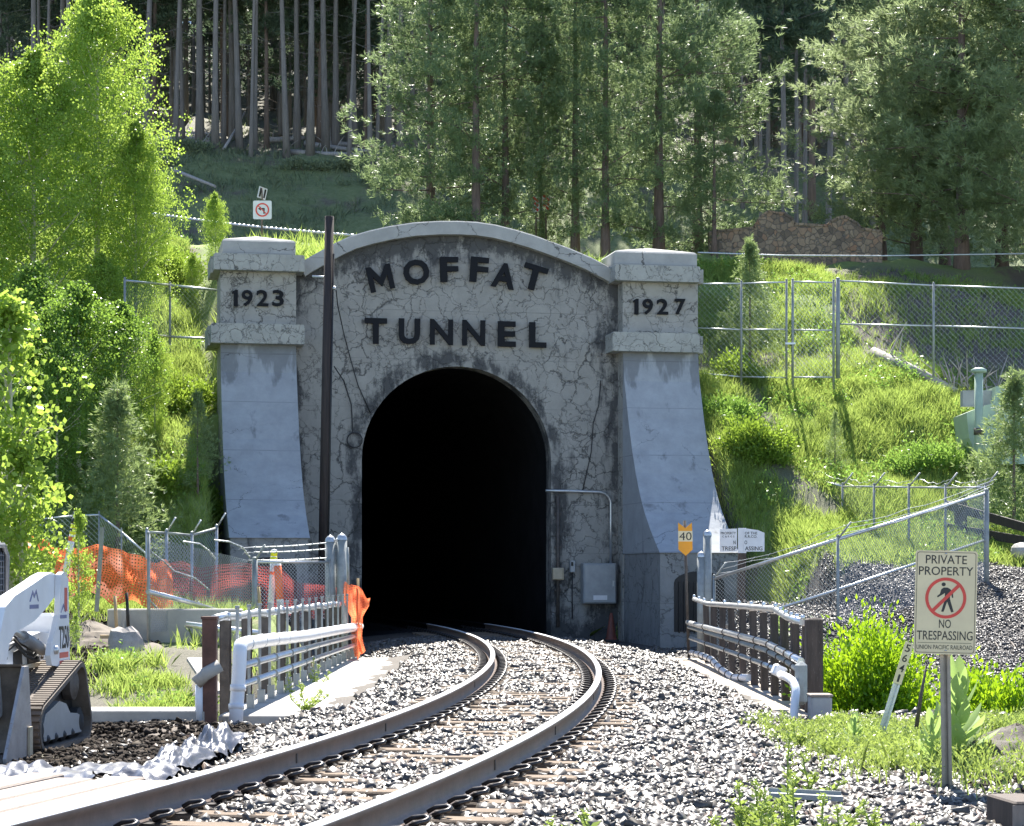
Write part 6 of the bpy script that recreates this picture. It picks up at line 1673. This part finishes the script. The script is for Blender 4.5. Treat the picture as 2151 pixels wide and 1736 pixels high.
aspen_at(-45, 700, 36, 3, 'near yellow green aspen mostly cut off by the left edge above the loader', 1.9, 1.2)
aspen_at(45, 930, 36.5, 3, 'small near aspen between the loader cab and the orange net', 3.0, .9)
aspen_at(165, 1075, 37.2, 3, 'lowest near aspen sapling in front of the white marker post', 4.4, .6)
aspen_at(160, 1290, 34.5, 3, 'tiny lone aspen seedling beside the loader upright', 2.0, 1.0)

# pines on the bench
def pine_proto(seed, h, z0f, Rmax, nb, nt, tuft, m, nn=7, wid=.024, r0=.2, conic=.9, bark='bark', droop=.05):
    Rf = lambda f: Rmax * np.clip((1 - f) ** conic * 1.15 + .05, .1, 1.0) * np.where(f < z0f + .08, .8, 1)
    V, Fc, limbs = pine_crown(seed, h, z0f, Rf, nb, nt, tuft, nn, wid, droop)
    return withm(npmesh('crown', V, Fc), M[m]), withm(trunk_mesh('trunk', h * .99, r0, .03, (0, 0), limbs, seed), M[bark]), h
PP = [pine_proto(5, 13, .06, 3.3, 110, 50, .24, 'pine', 8, .03, .20, .5), pine_proto(6, 12.5, .10, 2.8, 95, 46, .24, 'pine', 8, .03, .18, .5), pine_proto(7, 12, .04, 3.3, 115, 50, .24, 'pine', 8, .03, .19, .5), pine_proto(8, 12.5, .05, 3.4, 125, 50, .24, 'pine_pale', 8, .03, .2, .5)]
def pine_at(x, Y, k, label, rz, s=1.0, wide=1.0):
    me, tm, h = PP[k]
    return make_tree('pine_tree', label, 'pine tree', gp(x, Y), me, tm, None, None, rz, (s * wide, s * wide, s))
pine_at(905, 73, 2, 'big green pine at the left end of the clump behind the portal', .2, 1.0, 1.0)
pine_at(1000, 71, 0, 'pine with a grey trunk above the letters FF, behind the portal', 1.1, 1.0, .85)
pine_at(1062, 72.5, 1, 'dark trunked pine left of the half hidden red road signs', 2.2, 1.0, .85)
pine_at(1140, 75, 0, 'pine standing further back in the middle of the clump behind the portal', 3.1, .95, .75)
pine_at(1208, 72, 1, 'slim pine right of the half hidden red road signs', 4.0, 1.02, .8)
pine_at(1272, 70.5, 1, 'yellowish pine above the right shoulder of the portal arch', 5.0, 1.02, .8)
pine_at(1384, 71, 0, 'tall pine with the straightest dark trunk above the 1927 pillar', .7, 1.05, .9)
pine_at(1465, 75, 2, 'pine at the right end of the clump, branches reaching to the open forest', 1.9, 1.05, 1.0)
pine_at(1500, 69.5, 1, 'small low pine between the 1927 pillar and the stone wall', 3.3, .42, 1.2)
pine_at(1850, 76, 3, 'pale green pine leaning out left of the right hand clump, over the stone wall', .5, .98, 1.05)
pine_at(1925, 73, 3, 'tall pale pine in the right hand clump with its trunk right of the stone wall', 1.5, 1.0, 1.0)
pine_at(2020, 70, 3, 'front pine of the right hand clump with a visible dark lower trunk', 2.5, 1.08, 1.05)
pine_at(2105, 72, 3, 'dense pine second from the right edge', 3.5, 1.0, 1.0)
pine_at(2170, 69, 3, 'pine cut off by the right edge of the photo', 4.5, 1.1, 1.0)
pine_at(1985, 80, 1, 'pine standing behind the others in the right hand clump', 5.5, 1.1, 1.1)

# small conifers
def spruce_proto(seed, h, R0, nb, nt, m):
    Rf = lambda f: R0 * np.clip((1 - f), .06, 1)
    rg = np.random.default_rng(seed)
    V, Fc, limbs = pine_crown(seed, h, .04, Rf, nb, nt, .13, 6, .016, -.12)
    return withm(npmesh('crown', V, Fc), M[m]), withm(trunk_mesh('trunk', h, .045, .01, (0, 0), [], seed), M['bark']), h
SPR = [spruce_proto(71, 3.2, 1.5, 110, 26, 'pine_light'), spruce_proto(72, 3.0, 1.25, 52, 20, 'pine_light'), spruce_proto(73, 3.2, 1.1, 140, 20, 'pine_dark')]
def spruce_at(x, ytop, Y, k, label, rz, wide=1.0):
    me, tm, h = SPR[k]; b = gp(x, Y); s = (CH + (HY - ytop) * Y / F - b.z) / h
    return make_tree('spruce_tree', label, 'small conifer', b, me, tm, None, None, rz, (s * wide, s * wide, s))
spruce_at(247, 822, 47.5, 0, 'small bushy pine on the left bank in front of the shaded grove', .3, 1.0)
spruce_at(415, 828, 49.5, 1, 'thin young pine close to the left buttress', 1.3, .85)
spruce_at(1575, 512, 61, 0, 'young pale green pine standing behind the hill fence below the stone wall', 2.3, .8)
spruce_at(1754, 868, 54, 1, 'spindly pine sapling on the grass below the gate posts', 3.3, .75)
spruce_at(2130, 795, 50, 0, 'bushy dark pine in front of the mint green tank', 4.3, 1.0)
spruce_at(447, 262, 101, 2, 'small dark spruce at the foot of the forest above the road bank', 5.3, .75)
spruce_at(700, 300, 103, 2, 'lower dark spruce among the trunks right of the lean dead pole', .6, .9)

# forest of lodgepole pines on the hill
def lodge_proto(seed, h, z0f, Rmax, nb, m, dead=20, bark='bark_grey'):
    rg = random.Random(seed)
    Rf = lambda f: Rmax * np.clip((1 - f) ** .6 * 1.2 + .06, .1, 1.0)
    V, Fc, limbs = pine_crown(seed, h, z0f, Rf, nb, 16, .36, 7, .06, .08)
    lb = limbs[::2]
    for _ in range(dead):
        a = rg.uniform(0, 6.28); l = rg.uniform(.4, 1.5); lb.append((rg.uniform(.1, z0f + .15) * h, l * math.cos(a), l * math.sin(a), rg.uniform(-.35, .15) * l, .014))
    return withm(npmesh('crown', V, Fc), M[m]), withm(trunk_mesh('trunk', h, .16, .03, (rg.uniform(-.01, .01), 0), lb, seed, 7), M[bark])
LP = [lodge_proto(81, 21, .42, 2.6, 150, 'pine_dark'), lodge_proto(82, 23, .46, 2.5, 140, 'pine_dark', 26), lodge_proto(83, 19, .28, 2.4, 150, 'pine_dark', 40, 'bark_brown'), lodge_proto(84, 22, .12, 2.4, 190, 'pine_dark', 40)]
FL = 'tall thin lodgepole pine standing in the dark forest on the hillside'
cnt = 0
def lodge(x, Y, k, s=1.0, tilt=0.0, thick=1.0):
    b = gp(x, Y)
    me, tm = LP[k]
    o = make_tree('lodgepole_pine', FL, 'pine tree', b, me, tm, None, None, random.uniform(0, 6.28), (s * thick, s * thick, s), 'lodgepole pines of the hillside forest')
    o.rotation_euler = (random.uniform(-.015, .015), tilt, o.rotation_euler[2])
front = [(70,103,0),(98,102,1),(128,106,1),(148,101,1),(163,103,1),(205,104,0),(238,107,1),(303,100,1),(322,105,2),(368,101,1),(372,108,0),(420,102,0),(452,100,1),(470,104,1),(488,107,1),(503,101,0),(527,99.5,1,.045),(536,102,1),(560,104,2),(602,100,1),(625,103,0),(652,100,1,.03),(672,106,2),(684,101,1),(704,103,0),(733,99.5,1,.05),(745,104,1),(778,99.5,1,.03),(790,100,1,.06),(815,103,0),(840,101,1),(1560,100,1),(1598,92,1,.0),(1612,101,0),(1650,90,1,.02),(1672,90.5,0),(1690,96,1),(1705,99,2),(1738,93,1,.02),(1768,101,0),(1785,98,1),(1808,104,1),(1835,98,1),(1870,103,0),(1895,100,1)]
for f in front: lodge(f[0], f[1], f[2], random.uniform(.92, 1.08), f[3] if len(f) > 3 else random.gauss(0, .016), random.uniform(.55, 1.15))
rg = random.Random(5)
pts = []
while len(pts) < 200:
    Y = 104 + 56 * rg.random() ** 1.2; x = rg.uniform(-60, 2200)
    if 880 < x < 1500 and rg.random() < .75: continue
    X = (x - CX) * Y / F
    if any((X - a) ** 2 + (Y - b) ** 2 < 2.2 for a, b in pts): continue
    pts.append((X, Y)); lodge(x, Y, rg.choice([0, 1, 2, 3, 3]), rg.uniform(.8, 1.12), rg.gauss(0, .022), rg.uniform(.5, 1.15))
# the far forest beyond, one mass
FV, FF = [], []
rg2 = np.random.default_rng(9)
tv = []; tf_ = []
for i in range(230):
    Y = rg2.uniform(128, 215); X = rg2.uniform(-.27, .27) * Y
    z = Hz(X, Y); h = rg2.uniform(15, 24)
    nb_ = 620; f = rg2.random(nb_) ** .8 * .97 + .03
    Rr = 2.6 * ((1 - f) ** .55 + .05) * rg2.uniform(.2, 1.05, nb_); a = rg2.uniform(0, 6.283, nb_)
    P = np.stack([X + Rr * np.cos(a), Y + Rr * np.sin(a), z + f * h - .15 * Rr], -1)
    A = np.stack([np.cos(a), np.sin(a), rg2.uniform(-.4, .5, nb_)], -1) + rg2.normal(size=(nb_, 3)) * .4
    V, Fc = diamonds(P, A, rg2.uniform(.5, 1.0, nb_), .26)
    FV.append((V, Fc))
V, Fc = joinVF(FV)
tag(link('far_forest', npmesh('far_forest', V, Fc), M['forest_far']), 'dense dark mass of conifers further up the hillside', 'forest', kind='stuff')
# logs lying at the forest edge and dead wood on the right slope
def log(label, a, b, r, m='dead_wood', twigs=0, name='fallen_log', seed=1):
    rgx = random.Random(seed)
    o = empty(name, (a + b) / 2, label, 'log')
    mid = (a + b) / 2 + Vector((0, 0, rgx.uniform(-.08, .05)))
    mb = MB(); mb.tube([a, mid, b], [r, r * .85, r * .6], 8); mb.build('trunk', M[m], o)
    if twigs:
        mb = MB()
        for _ in range(twigs):
            f = rgx.random(); p = a.lerp(b, f); d = Vector((rgx.uniform(-.6, .6), rgx.uniform(-.6, .3), rgx.uniform(.1, .9))) * rgx.uniform(.4, 1.5)
            mb.tube([p, p + d * .5 + Vector((0, 0, .08)), p + d], [.03, .02, .008], 5, False)
        mb.build('branches', M[m], o)
    return o
for i, (x0, Y0, x1, Y1) in enumerate(((300, 101, 440, 100.5), (310, 103, 430, 102), (330, 105, 450, 104), (600, 100.5, 760, 100), (640, 103, 800, 102), (690, 106, 850, 105), (320, 108, 470, 107), (560, 105, 640, 106), (1560, 97, 1640, 96), (1600, 101, 1720, 100))):
    a, b = gp(x0, Y0, .2), gp(x1, Y1, .2)
    o = log('grey log lying flat on the forest floor at the top of the road bank', a, b, random.uniform(.12, .2), 'dead_wood', 4, seed=i); o['group'] = 'logs at the forest edge'
log('long grey pole lying down the dark road bank left of the no left turn sign', at(318, 342, 99), at(452, 392, 92) + Vector((0, 0, -.0)), .10, seed=20).location.z += 0
log('leaning dead pole propped among the trunks above the no left turn sign', gp(470, 99.5, .1), at(515, 235, 104), .07, seed=21)
log('fallen grey trunk lying across the slope right of the gate behind the hill fence', gp(1832, 60.5, .25), gp(2010, 58.6, .2), .17, 'dead_wood', 9, seed=22)
for i, (x, Y) in enumerate(((1985, 59.5), (2040, 59), (2090, 60))):
    log(('pile of bleached dead branches below the fallen trunk', 'tangle of dead branches right of the fallen trunk', 'dead branches at the right edge behind the hill fence')[i], gp(x, Y, .1), gp(x + 55, Y - .8, .15), .07, 'dead_wood', 22, 'dead_branches', 30 + i)

# ------------------------------------------------------------------ bushes and broad leaved plants
def bush(label, c, r, n, leaf, m, seed, asp=.38, nclump=46, name='bush'):
    rg = np.random.default_rng(seed)
    o = empty(name, c, label, 'bush')
    d = unit(rg.normal(size=(nclump, 3))); d[:, 2] = np.abs(d[:, 2])
    C = d * rg.uniform(.45, 1.0, (nclump, 1)) * np.array(r)
    k = rg.integers(0, nclump, n)
    out = unit(d[k] + rg.normal(size=(n, 3)) * .6)
    P = C[k] + rg.normal(size=(n, 3)) * np.array(r) * .15
    A = out + np.array([0, 0, .5])
    V, Fc = diamonds(P, A, leaf * rg.uniform(.7, 1.25, n), leaf * asp)
    link('foliage', npmesh('foliage', V, Fc), M[m], o)
    mb = MB()
    for i in range(0, nclump, 2): mb.tube([Vector((0, 0, -.1)), Vector(C[i] * .55), Vector(C[i] * .95)], [.018, .012, .005], 5, False)
    mb.v = [v + c for v in mb.v]
    mb.build('stems', M['bark'], o)
    return o
bush('bright green leafy bush in the creek right of the bridge railing', Vector(((1838 - CX) * 27 / F, 27.4, -1.25)), (.86, .85, 1.72), 34000, .085, 'bush', 3, .42, nclump=150)
bush('bright green leafy bush at the right edge behind the big mullein', Vector(((2095 - CX) * 25.5 / F, 26, -1.25)), (.85, .8, 1.12), 22000, .085, 'bush', 4, .42, nclump=110)
bush('wild rose bush with pale leaves beside the right buttress', gp(1590, 54.0, -.1), (.95, .7, 1.05), 14000, .09, 'shrub', 5, .5, 60)
bush('small leafy bush at the foot of the young pine by the 1927 pillar', gp(1545, 59, -.1), (.7, .5, .9), 2500, .09, 'shrub', 6, .5, 30)
bush('low pale shrub on the left bank above the leaning marker post', gp(60, 44, -.1), (.9, .7, .8), 3000, .08, 'shrub', 7, .4, 30)
bush('lit pale shrub on the left slope right of the thin young pine', gp(440, 51.5, -.1), (.5, .5, .7), 3000, .09, 'shrub', 17, .5, 30)
bush('wide lit shrub on the left slope under the hill fence', gp(385, 54, -.1), (1.0, .7, .9), 7000, .09, 'shrub', 18, .5, 50)
bush('lit shrub between the small bushy pine and the thin young pine', gp(335, 49.5, -.1), (.8, .6, .8), 5000, .09, 'shrub', 19, .5, 40)
bush('green scrub at the crest right above the hill fence on the left', gp(330, 62, -.1), (1.5, .7, 1.0), 6000, .10, 'shrub', 20, .5, 50)
bush('rounded scrub on the right slope beneath the upper fence gate', gp(1530, 56.5, -.1), (.9, .6, .75), 5000, .09, 'forb', 21, .5, 40)
bush('dark green scrub patch on the right slope left of the tank', gp(1960, 54.5, -.1), (1.5, .8, .8), 8000, .10, 'forb', 22, .45, 60)
for i, x in enumerate((330, 400, 640, 720, 780)):
    bush(('pale scrub at the left end of the road bank', 'scrub on the road bank below the leaning pole', 'pale scrub at the top of the road bank', 'green scrub at the top of the road bank by the pines', 'low scrub at the right end of the road bank')[i], gp(x, (97, 99, 98.5, 99, 97)[i], -.1), (1.3, .7, .6), 1500, .16, 'grass_shade', 30 + i, .4, 24)
def mullein(label, c, s, seed, nleaf=26):
    rg = np.random.default_rng(seed); o = empty('mullein_plant', c, label, 'plant')
    Vs, Fs = [], []; b = 0
    for i in range(nleaf):
        f = i / nleaf; a = i * 2.4 + rg.uniform(-.2, .2); L = s * (.42 - .22 * f) * rg.uniform(.85, 1.1); W_ = L * .36
        el = lerp(.35, 1.35, f); base = np.array([0, 0, s * .55 * f * f])
        dr = np.array([math.cos(a) * math.cos(el), math.sin(a) * math.cos(el), math.sin(el)]); sd = np.array([-math.sin(a), math.cos(a), 0]); up = np.cross(dr, sd) * -1
        m = 6
        for j in range(m + 1):
            t = j / m; wv = W_ * math.sin(math.pi * min(1, t * .92 + .08)) ** .7 * (1 if j < m else .05)
            cpt = base + dr * L * t - np.array([0, 0, 1]) * .25 * L * t * t * (1 - f)
            Vs += [cpt - sd * wv / 2 + up * wv * .18, cpt - up * .0, cpt + sd * wv / 2 + up * wv * .18]
        for j in range(m):
            for q_ in (0, 1): Fs.append((b + 3 * j + q_, b + 3 * j + q_ + 1, b + 3 * j + q_ + 4, b + 3 * j + q_ + 3))
        b += 3 * (m + 1)
    link('leaves', npmesh('leaves', np.array(Vs), np.array(Fs), True), M['mullein'], o)
    mb = MB(); mb.tube([c, c + Vector((0, 0, s * .6))], [.03 * s, .012], 7); mb.build('stem', M['mullein'], o)
    return o
def gz(x, Y, dz=0):
    X = (x - CX) * Y / F; return Vector((X, Y, float(top_z(X, Y)) + dz))
mullein('large pale mullein with broad furry leaves right beside the sign post', gz(2012, 17.2), 1.32, 2, 34)
mullein('mullein rosette low on the left side of the sign post', gz(1957, 16.9, -.03), .85, 3, 22)
mullein('young upright mullein left of the leaning number post', gz(1795, 19.5), .55, 4, 18)
mullein('mullein plant growing on the gravel bank above the right railing', gz(1640, 39.5), .85, 6, 18)
mullein('small mullein behind the right railing end below the fence post', gz(1702, 34, .0), .8, 7, 16)
def weed(x, ytop, Y, seed, label, stems=4):
    c = gz(x, Y); rgx = random.Random(seed); H0 = CH + (HY - ytop) * Y / F - c.z
    o = empty('weed_plant', c, label, 'weed', 'tall budding weeds on the gravel in the right foreground')
    mb = MB(); Ps, As, Ls = [], [], []
    for s in range(stems):
        h = H0 * (1 if s == 0 else rgx.uniform(.45, .85)); dx, dy = (rgx.uniform(-.05, .05), 0) if s == 0 else (rgx.uniform(-.22, .22), rgx.uniform(-.2, .2))
        P = [c + Vector((dx * f * 1.2, dy * f, h * f)) + Vector((.012 * math.sin(5 * f + s), 0, 0)) for f in np.linspace(0, 1, 6)]
        mb.tube(P, [.008, .007, .006, .006, .005, .004], 5, False)
        for i in range(int(60 * h) + 16):
            f = rgx.uniform(.08, 1); k = min(4, int(f * 5)); p = P[k].lerp(P[k + 1], f * 5 - k); a = rgx.uniform(0, 6.28)
            Ps.append(p[:]); As.append((math.cos(a), math.sin(a), rgx.uniform(.1, 1.1))); Ls.append(.10 * (1.15 - f * .75) * rgx.uniform(.7, 1.2))
        for i in range(46):
            Ps.append((P[5] + Vector((rgx.gauss(0, .014), rgx.gauss(0, .014), rgx.gauss(0, .016))))[:]); As.append((rgx.gauss(0, 1), rgx.gauss(0, 1), rgx.uniform(0, 1.5))); Ls.append(.026)
    mb.build('stems', M['weed'], o)
    Ps, As, Ls = np.array(Ps) - np.array(c), np.array(As), np.array(Ls)
    V, Fc = diamonds(Ps, As, Ls, Ls * .3 + .003)
    link('leaves', npmesh('leaves', V, Fc), M['weed'], o)
    return o
for i, (x, yt, Y, n) in enumerate(((1557, 1655, 12.6, 6), (1602, 1650, 12.4, 5), (1642, 1548, 12.8, 1), (1665, 1640, 12.3, 5), (1716, 1680, 12.2, 4), (1835, 1690, 12.4, 4), (1585, 1700, 11.9, 5), (1250, 1712, 11.6, 3), (1760, 1700, 12.2, 3), (1700, 1590, 15.5, 4), (1880, 1580, 17, 3), (1670, 1525, 20, 4), (1745, 1540, 19, 4))):
    weed(x, yt, Y, 50 + i, 'tall budding green weed growing out of the gravel in the right foreground', n)
for i, (x, Y) in enumerate(((608, 30), (660, 33), (640, 25.8))):
    weed(x, (1380, 1385, 1440)[i], Y, 80 + i, ('pinkish green grass tuft on the walkway by the left railing', 'tiny weed in a joint of the left walkway', 'weed at the near end of the left walkway')[i], 5)['group'] = 'weeds on the left walkway'
